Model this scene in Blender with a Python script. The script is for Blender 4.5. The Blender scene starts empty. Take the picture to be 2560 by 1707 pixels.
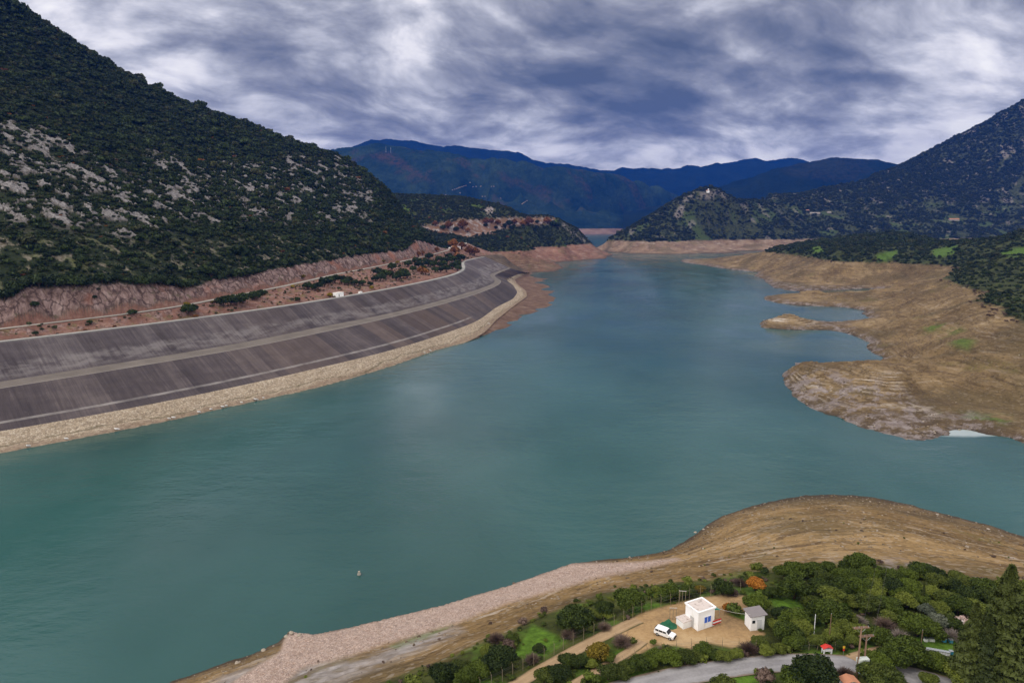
import bpy, math, random
import numpy as np
from mathutils import Vector

C = bpy.context.scene
rad = math.radians
# ------------------------------------------------------------------ camera
CAM_H, PITCH = 110.0, rad(10.08)
cam_data = bpy.data.cameras.new("camera")
cam_data.sensor_width = 36.0
cam_data.lens = 24.0
cam_data.clip_start = 1.0
cam_data.clip_end = 80000.0
cam = bpy.data.objects.new("camera", cam_data)
cam.location = (0, 0, CAM_H)
cam.rotation_euler = (rad(90) - PITCH, 0, 0)
C.collection.objects.link(cam)
C.camera = cam

# ------------------------------------------------------------------ exposure
C.view_settings.view_transform = 'Standard'
C.view_settings.look = 'None'
C.view_settings.gamma = 1.0
C.view_settings.exposure = 0.0
C.view_settings.use_curve_mapping = False
C.cycles.max_bounces = 5
C.cycles.volume_bounces = 0
C.cycles.diffuse_bounces = 2
C.cycles.glossy_bounces = 2
C.cycles.transparent_max_bounces = 8
C.cycles.caustics_reflective = False
C.cycles.caustics_refractive = False
C.cycles.use_denoising = True

# ------------------------------------------------------------------ sun
SUN_EL, SUN_AZ = rad(43), rad(246)     # azimuth clockwise from +Y: to the left, slightly behind the viewer
sun_d = bpy.data.lights.new("sun", 'SUN')
sun_d.energy = 1.5
sun_d.angle = rad(12)
sun_d.color = (1.0, 0.93, 0.84)
sun = bpy.data.objects.new("sun", sun_d)
_sd = Vector((math.sin(SUN_AZ) * math.cos(SUN_EL), math.cos(SUN_AZ) * math.cos(SUN_EL), math.sin(SUN_EL)))
sun.rotation_euler = _sd.to_track_quat('Z', 'Y').to_euler()
sun.location = (0, 0, 3000)
C.collection.objects.link(sun)


# ------------------------------------------------------------------ node helper
class NT:
    def __init__(self, tree):
        self.t = tree
        self.n = tree.nodes
        self.l = tree.links

    def node(self, typ, **kw):
        n = self.n.new(typ)
        for k, v in kw.items():
            setattr(n, k, v)
        return n

    def set(self, sock, v):
        if v is None:
            return
        if hasattr(v, "is_output"):
            self.l.new(v, sock)
        elif isinstance(v, (tuple, list)):
            if len(v) == 3 and sock.type == 'RGBA':
                v = (*v, 1)
            sock.default_value = v
        else:
            sock.default_value = v

    def math(self, op, a, b=None, c=None, clamp=False):
        n = self.node('ShaderNodeMath', operation=op, use_clamp=clamp)
        self.set(n.inputs[0], a)
        self.set(n.inputs[1], b)
        self.set(n.inputs[2], c)
        return n.outputs[0]

    def vmath(self, op, a, b=None, scale=None):
        n = self.node('ShaderNodeVectorMath', operation=op)
        self.set(n.inputs[0], a)
        if b is not None:
            self.set(n.inputs[1], b)
        if scale is not None:
            self.set(n.inputs['Scale'], scale)
        return n.outputs['Value'] if op in ('DOT_PRODUCT', 'LENGTH', 'DISTANCE') else n.outputs['Vector']

    def noise(self, vec, scale, detail=5, rough=0.55, dist=0.0, out='Fac', lac=2.0):
        n = self.node('ShaderNodeTexNoise')
        self.set(n.inputs['Vector'], vec)
        n.inputs['Scale'].default_value = scale
        n.inputs['Detail'].default_value = detail
        n.inputs['Roughness'].default_value = rough
        n.inputs['Distortion'].default_value = dist
        n.inputs['Lacunarity'].default_value = lac
        return n.outputs[out]

    def voronoi(self, vec, scale, feature='F1', out='Distance', rnd=1.0):
        n = self.node('ShaderNodeTexVoronoi', feature=feature)
        self.set(n.inputs['Vector'], vec)
        n.inputs['Scale'].default_value = scale
        n.inputs['Randomness'].default_value = rnd
        return n.outputs[out]

    def ramp(self, fac, stops, interp='LINEAR'):
        n = self.node('ShaderNodeValToRGB')
        self.set(n.inputs[0], fac)
        cr = n.color_ramp
        cr.interpolation = interp
        while len(cr.elements) < len(stops):
            cr.elements.new(0.5)
        for e, (p, c) in zip(cr.elements, stops):
            e.position = p
            e.color = (c, c, c, 1) if isinstance(c, (int, float)) else (*c, 1)
        return n.outputs[0]

    def step(self, fac, a, b, lo=0.0, hi=1.0):
        n = self.node('ShaderNodeMapRange', interpolation_type='SMOOTHSTEP')
        self.set(n.inputs[0], fac)
        n.inputs[1].default_value = a
        n.inputs[2].default_value = b
        n.inputs[3].default_value = lo
        n.inputs[4].default_value = hi
        return n.outputs[0]

    def mix(self, fac, a, b, blend='MIX'):
        n = self.node('ShaderNodeMix', data_type='RGBA', blend_type=blend)
        self.set(n.inputs[0], fac)
        self.set(n.inputs[6], a)
        self.set(n.inputs[7], b)
        return n.outputs[2]

    def attr(self, name, out='Fac'):
        n = self.node('ShaderNodeAttribute', attribute_name=name)
        return n.outputs[out]

    def sep(self, v):
        n = self.node('ShaderNodeSeparateXYZ')
        self.set(n.inputs[0], v)
        return n.outputs

    def comb(self, x=0.0, y=0.0, z=0.0):
        n = self.node('ShaderNodeCombineXYZ')
        for s, v in zip(n.inputs, (x, y, z)):
            self.set(s, v)
        return n.outputs[0]

    def pos(self):
        return self.node('ShaderNodeNewGeometry').outputs['Position']

    def scaled(self, v, s):
        return self.vmath('MULTIPLY', v, tuple(s))

    def bump(self, h, strength=0.5, dist=1.0, normal=None):
        n = self.node('ShaderNodeBump')
        self.set(n.inputs['Height'], h)
        n.inputs['Strength'].default_value = strength
        n.inputs['Distance'].default_value = dist
        if normal is not None:
            self.set(n.inputs['Normal'], normal)
        return n.outputs[0]


def new_mat(name, rough=0.9, spec=0.2):
    m = bpy.data.materials.new(name)
    m.use_nodes = True
    nt = NT(m.node_tree)
    b = m.node_tree.nodes['Principled BSDF']
    b.inputs['Roughness'].default_value = rough
    b.inputs['Specular IOR Level'].default_value = spec
    return m, nt, b


# ------------------------------------------------------------------ pixel rays of the photograph (2560 x 1707)
FPX = 24.0 / 36.0 * 2560.0
CP, SP = math.cos(PITCH), math.sin(PITCH)


def ray(u, v):
    u = np.asarray(u, float)
    v = np.asarray(v, float)
    X = (u - 1280.0) / FPX
    Y = -(v - 853.5) / FPX
    return X, CP + SP * Y, -SP + CP * Y


def P(u, v, z):
    """world point at height z seen at (u, v)"""
    rx, ry, rz = ray(u, v)
    t = (z - CAM_H) / rz
    return np.stack([rx * t, ry * t, np.broadcast_to(np.asarray(z, float), np.shape(rx * t))], -1)


def G(u, v, D):
    """world point at forward distance D seen at (u, v)"""
    rx, ry, rz = ray(u, v)
    t = D / ry
    return np.stack([rx * t, ry * t, CAM_H + rz * t], -1)


def to_px(x, y, z):
    dz = z - CAM_H
    fw = y * CP - dz * SP
    up = y * SP + dz * CP
    fw = np.maximum(fw, 1e-3)
    return 1280.0 + FPX * x / fw, 853.5 - FPX * up / fw


# ------------------------------------------------------------------ world: sky texture under a broken deck of cloud
world = bpy.data.worlds.new("World")
C.world = world
world.use_nodes = True
world.cycles.sampling_method = 'MANUAL'
world.cycles.sample_map_resolution = 256
w = NT(world.node_tree)
w.n.clear()
d = w.vmath('NORMALIZE', w.node('ShaderNodeTexCoord').outputs['Generated'])
dx, dy, dz = w.sep(d)
sky = w.node('ShaderNodeTexSky', sky_type='NISHITA')
sky.sun_disc = False
sky.sun_elevation = SUN_EL
sky.sun_rotation = SUN_AZ
zc = w.math('ADD', w.math('MAXIMUM', dz, 0.0), 0.36)
pp = w.comb(w.math('DIVIDE', dx, zc), w.math('DIVIDE', dy, zc), 0.0)


def turn(v, a, sx, sy):
    m = w.node('ShaderNodeMapping')
    w.set(m.inputs[0], v)
    m.inputs['Rotation'].default_value = (0, 0, a)
    m2 = w.node('ShaderNodeMapping')
    w.set(m2.inputs[0], m.outputs[0])
    m2.inputs['Scale'].default_value = (sx, sy, 1)
    return m2.outputs[0]


warp = w.noise(pp, 1.1, 3, 0.5, out='Color')
wv = w.vmath('MULTIPLY', w.vmath('SUBTRACT', warp, (0.5, 0.5, 0.5)), (0.45, 0.45, 0.0))
pw = w.vmath('ADD', pp, wv)
pr = turn(pw, rad(-24), 1.30, 1.75)
big = w.noise(pr, 1.15, 2.5, 0.5)


def puffs(vec):
    """rounded lumps on lumps"""
    tot, a, sc = None, 1.0, 4.0
    for k in range(4):
        n_ = w.noise(w.vmath('ADD', vec, (3.7 * k, 1.9 * k, 0.0)), sc, 1.5, 0.5)
        bl = w.math('MULTIPLY', w.math('ABSOLUTE', w.math('SUBTRACT', n_, 0.5)), 2.0 * a)
        tot = bl if tot is None else w.math('ADD', tot, bl)
        a *= 0.62
        sc *= 2.1
    return tot


fine = w.noise(pr, 2.5, 10, 0.54)
fine_s = w.noise(w.vmath('ADD', pr, (0.02, 0.09, 0.0)), 2.5, 7, 0.53)
pf = puffs(pr)
relief = w.math('SUBTRACT', fine, fine_s)
dens = w.math('ADD', w.math('MULTIPLY', big, 1.2), w.math('MULTIPLY', fine, 1.28))
dens = w.math('SUBTRACT', dens, w.math('MULTIPLY', w.math('SUBTRACT', pf, 0.36), 0.16))


def blob(u, v, radius, amp):
    rx, ry, rz = ray(u, v)
    dv = Vector((float(rx), float(ry), float(rz))).normalized()
    dot = w.vmath('DOT_PRODUCT', d, tuple(dv))
    return w.step(dot, math.cos(rad(radius)), 1.0, 0.0, amp)


acc = dens
for (u, v, r, a) in [
        # + heavier, darker cloud; - thinner, brighter
        (640, 190, 8, .10), (820, 220, 8, .16), (1000, 255, 8, .14), (1160, 200, 8, .08), (1240, 120, 7, .08),
        (1560, 150, 8, .08), (1700, 190, 8, .10), (1560, 240, 7, .10), (1780, 250, 8, .14), (1980, 290, 7, .14),
        (2150, 265, 6, .10), (2060, 120, 7, .06), (2150, 20, 7, .08), (900, 50, 7, -.08), (1120, 30, 7, -.06),
        (1350, 275, 4, -.08), (430, 80, 9, -.16), (650, 50, 8, -.14), (250, 130, 8, -.14), (560, 280, 6, -.24), (690, 325, 5, -.16), (840, 350, 4, -.06),
        (2490, 320, 7, -.28), (2350, 350, 6, -.18), (2200, 385, 5, -.12), (2500, 120, 7, -.16), (2330, 130, 6, -.08),
        (1900, 380, 5, -.06), (1600, 395, 5, -.08), (1400, 395, 5, -.08)]:
    acc = w.math('ADD', acc, blob(u, v, r, a * (0.62 if a > 0 else 0.42)))
acc = w.math('SUBTRACT', acc, w.math('MULTIPLY', relief, 1.9))
acc = w.math('SUBTRACT', acc, w.step(dz, 0.14, 0.01, 0.0, 0.36))     # thinner cloud along the horizon
col = w.ramp(w.math('DIVIDE', w.math('SUBTRACT', acc, 0.80), 0.91, clamp=True), [
    (0.00, (0.92, 0.89, 0.86)), (0.20, (0.74, 0.72, 0.74)), (0.36, (0.49, 0.49, 0.53)), (0.50, (0.325, 0.33, 0.37)),
    (0.64, (0.215, 0.222, 0.262)), (0.80, (0.135, 0.148, 0.190)), (1.0, (0.075, 0.090, 0.130))])
nish = w.mix(1.0, sky.outputs[0], (0.10, 0.10, 0.10), 'MULTIPLY')
col = w.mix(0.95, nish, col)
# unseen sky overhead and behind the viewer made brighter and warmer as added fill
back = w.step(dy, 0.45, -0.4)
high = w.step(dz, 0.32, 0.75)
thin = w.math('MAXIMUM', back, w.math('MULTIPLY', high, 0.75))  # weight of the fill added to the unseen sky
col = w.mix(w.math('MULTIPLY', thin, 0.85), col, (0.52, 0.49, 0.45))
gain = w.math('ADD', 1.38, w.math('MULTIPLY', thin, 2.1))
bg = w.node('ShaderNodeBackground')
w.set(bg.inputs['Color'], col)
w.set(bg.inputs['Strength'], gain)
wo = w.node('ShaderNodeOutputWorld')
w.l.new(bg.outputs[0], wo.inputs[0])
# ------------------------------------------------------------------ tags and mesh helpers
def tag(o, label=None, cat=None, group=None, kind=None):
    if label:
        o["label"] = label
    if cat:
        o["category"] = cat
    if group:
        o["group"] = group
    if kind or cat:
        o["kind"] = kind or "thing"
    return o


def link(o, parent=None):
    C.collection.objects.link(o)
    if parent is not None:
        o.parent = parent
    return o


def empty(name, loc, rz=0.0, label=None, cat=None, group=None):
    o = bpy.data.objects.new(name, None)
    o.empty_display_size = 0.3
    o.location = loc
    o.rotation_euler = (0, 0, rz)
    link(o)
    return tag(o, label, cat, group)


def raw_mesh(name, verts, faces, mat=None, smooth=False, attrs=None):
    """faces: (M,3) or (M,4) int array, or a list of tuples"""
    me = bpy.data.meshes.new(name)
    verts = np.asarray(verts, np.float32)
    if isinstance(faces, np.ndarray):
        k = faces.shape[1]
        me.vertices.add(len(verts))
        me.vertices.foreach_set("co", verts.ravel())
        me.loops.add(faces.size)
        me.loops.foreach_set("vertex_index", faces.astype(np.int32).ravel())
        me.polygons.add(len(faces))
        me.polygons.foreach_set("loop_start", np.arange(0, faces.size, k, dtype=np.int32))
        me.polygons.foreach_set("loop_total", np.full(len(faces), k, np.int32))
        me.update(calc_edges=True)
    else:
        me.from_pydata([tuple(map(float, v)) for v in verts], [], [tuple(map(int, f)) for f in faces])
        me.update()
    if smooth:
        me.polygons.foreach_set("use_smooth", np.ones(len(me.polygons), bool))
    for k, a in (attrs or {}).items():
        at = me.attributes.new(k, 'FLOAT', 'POINT')
        at.data.foreach_set("value", np.asarray(a, np.float32).ravel())
    if mat is not None:
        me.materials.append(mat)
    return me


def obj(name, me, parent=None):
    return link(bpy.data.objects.new(name, me), parent)


class MB:
    """collects boxes, tubes and prisms into one mesh"""
    def __init__(self):
        self.v, self.f = [], []

    def add(self, vs, fs):
        o = len(self.v)
        self.v += [tuple(map(float, p)) for p in vs]
        self.f += [tuple(i + o for i in f) for f in fs]
        return self

    def box(self, c, s, rz=0.0, ry=0.0, taper=1.0):
        vs = []
        for z in (-.5, .5):
            k = taper if z > 0 else 1.0
            for (x, y) in ((-.5, -.5), (.5, -.5), (.5, .5), (-.5, .5)):
                p = Vector((x * s[0] * k, y * s[1] * k, z * s[2]))
                if ry:
                    p = Vector((p.x * math.cos(ry) + p.z * math.sin(ry), p.y, -p.x * math.sin(ry) + p.z * math.cos(ry)))
                p = Vector((p.x * math.cos(rz) - p.y * math.sin(rz), p.x * math.sin(rz) + p.y * math.cos(rz), p.z))
                vs.append((p.x + c[0], p.y + c[1], p.z + c[2]))
        return self.add(vs, [(3, 2, 1, 0), (4, 5, 6, 7), (0, 1, 5, 4), (1, 2, 6, 5), (2, 3, 7, 6), (3, 0, 4, 7)])

    def tube(self, pts, r, n=7, cap=True):
        pts = [Vector(p) for p in pts]
        rs = r if isinstance(r, (list, tuple)) else [r] * len(pts)
        vs, fs = [], []
        for i, p in enumerate(pts):
            t = (pts[min(i + 1, len(pts) - 1)] - pts[max(i - 1, 0)]).normalized()
            a = Vector((0, 0, 1)) if abs(t.z) < .9 else Vector((1, 0, 0))
            x = t.cross(a).normalized()
            y = t.cross(x).normalized()
            for k in range(n):
                an = 2 * math.pi * k / n
                vs.append(p + (x * math.cos(an) + y * math.sin(an)) * rs[i])
        for i in range(len(pts) - 1):
            for k in range(n):
                a, b = i * n + k, i * n + (k + 1) % n
                fs.append((a, b, b + n, a + n))
        if cap:
            fs.append(tuple(range(n - 1, -1, -1)))
            fs.append(tuple((len(pts) - 1) * n + k for k in range(n)))
        return self.add(vs, fs)

    def prism(self, prof, y0, y1):
        """profile of (x,z) points extruded along y"""
        n = len(prof)
        vs = [(x, y0, z) for x, z in prof] + [(x, y1, z) for x, z in prof]
        fs = [tuple(range(n)), tuple(range(2 * n - 1, n - 1, -1))]
        fs += [(i, i + n, (i + 1) % n + n, (i + 1) % n) for i in range(n)]
        return self.add(vs, fs)

    def mesh(self, name, mat, smooth=False, bevel=0.0):
        import bmesh
        me = raw_mesh(name, self.v, self.f, mat, False)
        bm = bmesh.new()
        bm.from_mesh(me)
        bmesh.ops.recalc_face_normals(bm, faces=bm.faces)
        if bevel:
            bmesh.ops.bevel(bm, geom=list(bm.edges), offset=bevel, segments=2, affect='EDGES', profile=0.5, clamp_overlap=True)
        bm.to_mesh(me)
        bm.free()
        if smooth:
            me.polygons.foreach_set("use_smooth", np.ones(len(me.polygons), bool))
        return me

    def build(self, name, mat, parent=None, smooth=False, bevel=0.0):
        return obj(name, self.mesh(name, mat, smooth, bevel), parent)


# ------------------------------------------------------------------ numpy noise
def _hash(ix, iy, seed):
    h = (ix.astype(np.int64) * 374761393 + iy.astype(np.int64) * 668265263 + seed * 974634777) & 0xFFFFFFFF
    h = ((h ^ (h >> 13)) * 1274126177) & 0xFFFFFFFF
    h = h ^ (h >> 16)
    return h


def perlin(x, y, seed=0):
    x0, y0 = np.floor(x), np.floor(y)
    fx, fy = x - x0, y - y0
    ix, iy = x0.astype(np.int64), y0.astype(np.int64)

    def g(i, j):
        a = (_hash(ix + i, iy + j, seed) & 0xFFFF) / 65536.0 * 2 * np.pi
        return np.cos(a) * (fx - i) + np.sin(a) * (fy - j)
    sx = fx * fx * fx * (fx * (fx * 6 - 15) + 10)
    sy = fy * fy * fy * (fy * (fy * 6 - 15) + 10)
    a = g(0, 0) * (1 - sx) + g(1, 0) * sx
    b = g(0, 1) * (1 - sx) + g(1, 1) * sx
    return (a * (1 - sy) + b * sy) * 1.5


def fbm(x, y, seed=0, oct=5, gain=.5):
    s, a, f, n = 0, 1.0, 1.0, 0
    for o in range(oct):
        s = s + a * perlin(x * f + 17.3 * o, y * f - 9.1 * o, seed + o)
        n += a
        a *= gain
        f *= 2.03
    return s / n * 1.4


def ridged(x, y, seed=0, oct=5, gain=.5):
    s, a, f, n = 0, 1.0, 1.0, 0
    for o in range(oct):
        s = s + a * (1 - 2 * np.abs(perlin(x * f + 31.7 * o, y * f + 5.9 * o, seed + o)))
        n += a
        a *= gain
        f *= 2.1
    return s / n


def sstep(x, a, b):
    t = np.clip((x - a) / (b - a), 0, 1)
    return t * t * (3 - 2 * t)


def in_poly(u, v, poly):
    poly = np.asarray(poly, float)
    ins = np.zeros(np.shape(u), bool)
    j = len(poly) - 1
    for i in range(len(poly)):
        xi, yi = poly[i]
        xj, yj = poly[j]
        with np.errstate(divide='ignore', invalid='ignore'):
            c = ((yi > v) != (yj > v)) & (u < (xj - xi) * (v - yi) / (yj - yi + 1e-12) + xi)
        ins ^= c
        j = i
    return ins


def poly_mask(u, v, poly, soft):
    """1 inside, falling to 0 across the outline over about `soft`"""
    poly = np.asarray(poly, float)
    d2 = np.full(np.shape(u), 1e18)
    for a, b in zip(poly, np.roll(poly, -1, 0)):
        ab = b - a
        L = max(float(ab @ ab), 1e-9)
        t = np.clip(((u - a[0]) * ab[0] + (v - a[1]) * ab[1]) / L, 0, 1)
        d2 = np.minimum(d2, (u - a[0] - t * ab[0]) ** 2 + (v - a[1] - t * ab[1]) ** 2)
    dd = np.sqrt(d2)
    dd = np.where(in_poly(u, v, poly), dd, -dd)
    return sstep(dd, -soft, soft)


def dens_line(pts, n):
    """subdivide each segment of a polyline into n"""
    pts = np.asarray(pts, float)
    out = [pts[0]]
    for a, b in zip(pts[:-1], pts[1:]):
        for k in range(1, n + 1):
            out.append(a + (b - a) * k / n)
    return np.array(out)


def line_z(pts, z, n=2):
    q = dens_line(pts, n)
    return P(q[:, 0], q[:, 1], z)


def line_G(pts, D=None, n=2):
    """pts (u,v) with one D, or (u,v,D)"""
    q = dens_line(pts, n)
    return G(q[:, 0], q[:, 1], q[:, 2] if q.shape[1] > 2 else D)


class RBF:
    def __init__(self, pts, smooth=0.0):
        p = np.concatenate([np.atleast_2d(np.asarray(q, float)) for q in pts])
        # thin out points that nearly coincide
        sc = np.ptp(p[:, :2], axis=0).max()
        key = np.round(p[:, :2] / (sc * 0.0015)).astype(int)
        _, idx = np.unique(key, axis=0, return_index=True)
        p = p[np.sort(idx)]
        self.p, self.sc = p[:, :2], sc
        n = len(p)
        x = self.p / sc
        A = np.hypot(x[:, None, 0] - x[None, :, 0], x[:, None, 1] - x[None, :, 1])
        A[np.arange(n), np.arange(n)] -= smooth
        T = np.c_[np.ones(n), x]
        M = np.block([[A, T], [T.T, np.zeros((3, 3))]])
        self.w = np.linalg.solve(M, np.r_[p[:, 2], 0, 0, 0])

    def __call__(self, x, y):
        sh = np.shape(x)
        q = np.c_[np.ravel(x), np.ravel(y)] / self.sc
        px = (self.p / self.sc).astype(np.float32)
        wts = self.w.astype(np.float64)
        out = np.empty(len(q))
        ch = 20000
        for i in range(0, len(q), ch):
            c = q[i:i + ch].astype(np.float32)
            A = np.hypot(c[:, None, 0] - px[None, :, 0], c[:, None, 1] - px[None, :, 1])
            out[i:i + ch] = A @ wts[:-3].astype(np.float32) + wts[-3] + q[i:i + ch] @ wts[-2:]
        return out.reshape(sh)


def fan_grid(s0, s1, ns, y0, y1, ny):
    """ground grid spreading outward from the viewer's side of the lake"""
    s = np.linspace(s0, s1, ns)
    y = y0 * (y1 / y0) ** np.linspace(0, 1, ny)
    Y, S = np.meshgrid(y, s, indexing='ij')
    return S * Y, Y


def grid_faces(ny, nx, keep=None):
    i = np.arange(ny * nx).reshape(ny, nx)
    f = np.stack([i[:-1, :-1], i[:-1, 1:], i[1:, 1:], i[1:, :-1]], -1).reshape(-1, 4)
    if keep is not None:
        k = keep.ravel()
        f = f[k[f].any(1)]
    return f


def patch(name, X, Y, Z, mat, attrs=None, keep=None, kind='structure'):
    ny, nx = X.shape
    f = grid_faces(ny, nx, keep)
    v = np.stack([X, Y, Z], -1).reshape(-1, 3)
    used = np.zeros(len(v), bool)
    used[f.ravel()] = True
    remap = np.cumsum(used) - 1
    at = {k: np.asarray(a).ravel()[used] for k, a in (attrs or {}).items()}
    me = raw_mesh(name, v[used], remap[f], mat, True, at)
    o = obj(name, me)
    o["kind"] = kind
    return o


class Surf:
    """bilinear lookup of a fan grid's heights, so that things stand on the mesh itself"""
    def __init__(self, s0, s1, ns, y0, y1, ny, Z):
        self.a = (s0, s1, ns, y0, y1, ny)
        self.Z = Z

    def __call__(self, x, y, Z=None):
        s0, s1, ns, y0, y1, ny = self.a
        Z = self.Z if Z is None else Z
        x, y = np.asarray(x, float), np.asarray(y, float)
        j = np.clip((x / y - s0) / (s1 - s0) * (ns - 1), 0, ns - 1.001)
        i = np.clip(np.log(np.maximum(y, 1e-3) / y0) / math.log(y1 / y0) * (ny - 1), 0, ny - 1.001)
        i0, j0 = i.astype(int), j.astype(int)
        a, b = i - i0, j - j0
        return (Z[i0, j0] * (1 - a) * (1 - b) + Z[i0 + 1, j0] * a * (1 - b) + Z[i0, j0 + 1] * (1 - a) * b + Z[i0 + 1, j0 + 1] * a * b)

    def hit(self, u, v):
        """where the line of sight at (u, v) meets this ground"""
        rx, ry, rz = ray(u, v)
        y0, y1 = self.a[3], self.a[4]
        ys = y0 * (y1 / y0) ** np.linspace(0.001, 0.999, 4000)
        zs = CAM_H + rz / ry * ys
        zt = self(rx / ry * ys, ys)
        k = np.argmax(zs <= zt)
        if zs[k] > zt[k]:
            k = len(ys) - 1
        return np.array([float(rx / ry * ys[k]), float(ys[k]), float(zt[k])])
ZF = 38.0        # full level of the reservoir: the bare drawdown band lies below it

# ------------------------------------------------------------------ lake
wm, nt, b = new_mat("lake_water", 0.08, 0.5)
pos = nt.pos()
n1 = nt.step(nt.noise(nt.scaled(pos, (1, .7, 1)), 0.0045, 4, .55), .36, .64)
n2 = nt.noise(nt.scaled(pos, (1, .55, 1)), 0.03, 4, .55)
nt.set(b.inputs['Base Color'], nt.mix(n1, (0.010, 0.054, 0.047), (0.031, 0.093, 0.086)))
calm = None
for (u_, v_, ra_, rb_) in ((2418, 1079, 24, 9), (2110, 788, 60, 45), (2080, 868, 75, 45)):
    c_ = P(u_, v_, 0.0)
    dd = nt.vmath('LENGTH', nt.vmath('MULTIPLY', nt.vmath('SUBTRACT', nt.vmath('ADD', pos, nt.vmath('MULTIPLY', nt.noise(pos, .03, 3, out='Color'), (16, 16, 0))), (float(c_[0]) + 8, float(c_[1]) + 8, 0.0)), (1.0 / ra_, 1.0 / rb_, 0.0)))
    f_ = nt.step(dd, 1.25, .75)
    sheen_amt = nt.math('MULTIPLY', f_, 0.85 if calm is None else .06)
    sheen_tint = sheen_amt if calm is None else nt.math('MAXIMUM', sheen_tint, sheen_amt)
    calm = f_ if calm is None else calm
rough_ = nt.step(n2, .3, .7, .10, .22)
nt.set(b.inputs['Base Color'], nt.mix(sheen_tint, nt.mix(n1, (0.010, 0.054, 0.047), (0.031, 0.093, 0.086)), (.40, .46, .45)))  # bright sky reflection in still water, put into the base colour as pale patches
nt.set(b.inputs['Roughness'], nt.math('SUBTRACT', rough_, nt.math('MULTIPLY', calm, .12)))
b.inputs['IOR'].default_value = 1.33
r1 = nt.noise(nt.scaled(pos, (.55, 1.0, 1)), 0.55, 5, .62)
r2 = nt.noise(nt.scaled(pos, (.6, 1.0, 1)), 0.10, 4, .55)
hgt = nt.math('ADD', nt.math('MULTIPLY', r1, .35), nt.math('MULTIPLY', r2, 1.3))
gust = nt.step(nt.noise(nt.scaled(pos, (.6, 1.2, 1)), 0.006, 4, .55), .35, .65, .25, 1.0)
bn = nt.node('ShaderNodeBump')
nt.set(bn.inputs['Height'], hgt)
nt.set(bn.inputs['Strength'], nt.math('MULTIPLY', nt.math('MULTIPLY', gust, .42), nt.math('SUBTRACT', 1.0, nt.math('MULTIPLY', calm, .95))))
bn.inputs['Distance'].default_value = 1.0
nt.set(b.inputs['Normal'], bn.outputs[0])
wX = 30000
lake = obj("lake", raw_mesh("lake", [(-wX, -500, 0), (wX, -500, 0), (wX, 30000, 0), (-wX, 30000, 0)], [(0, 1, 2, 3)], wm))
lake["kind"] = "structure"


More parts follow.
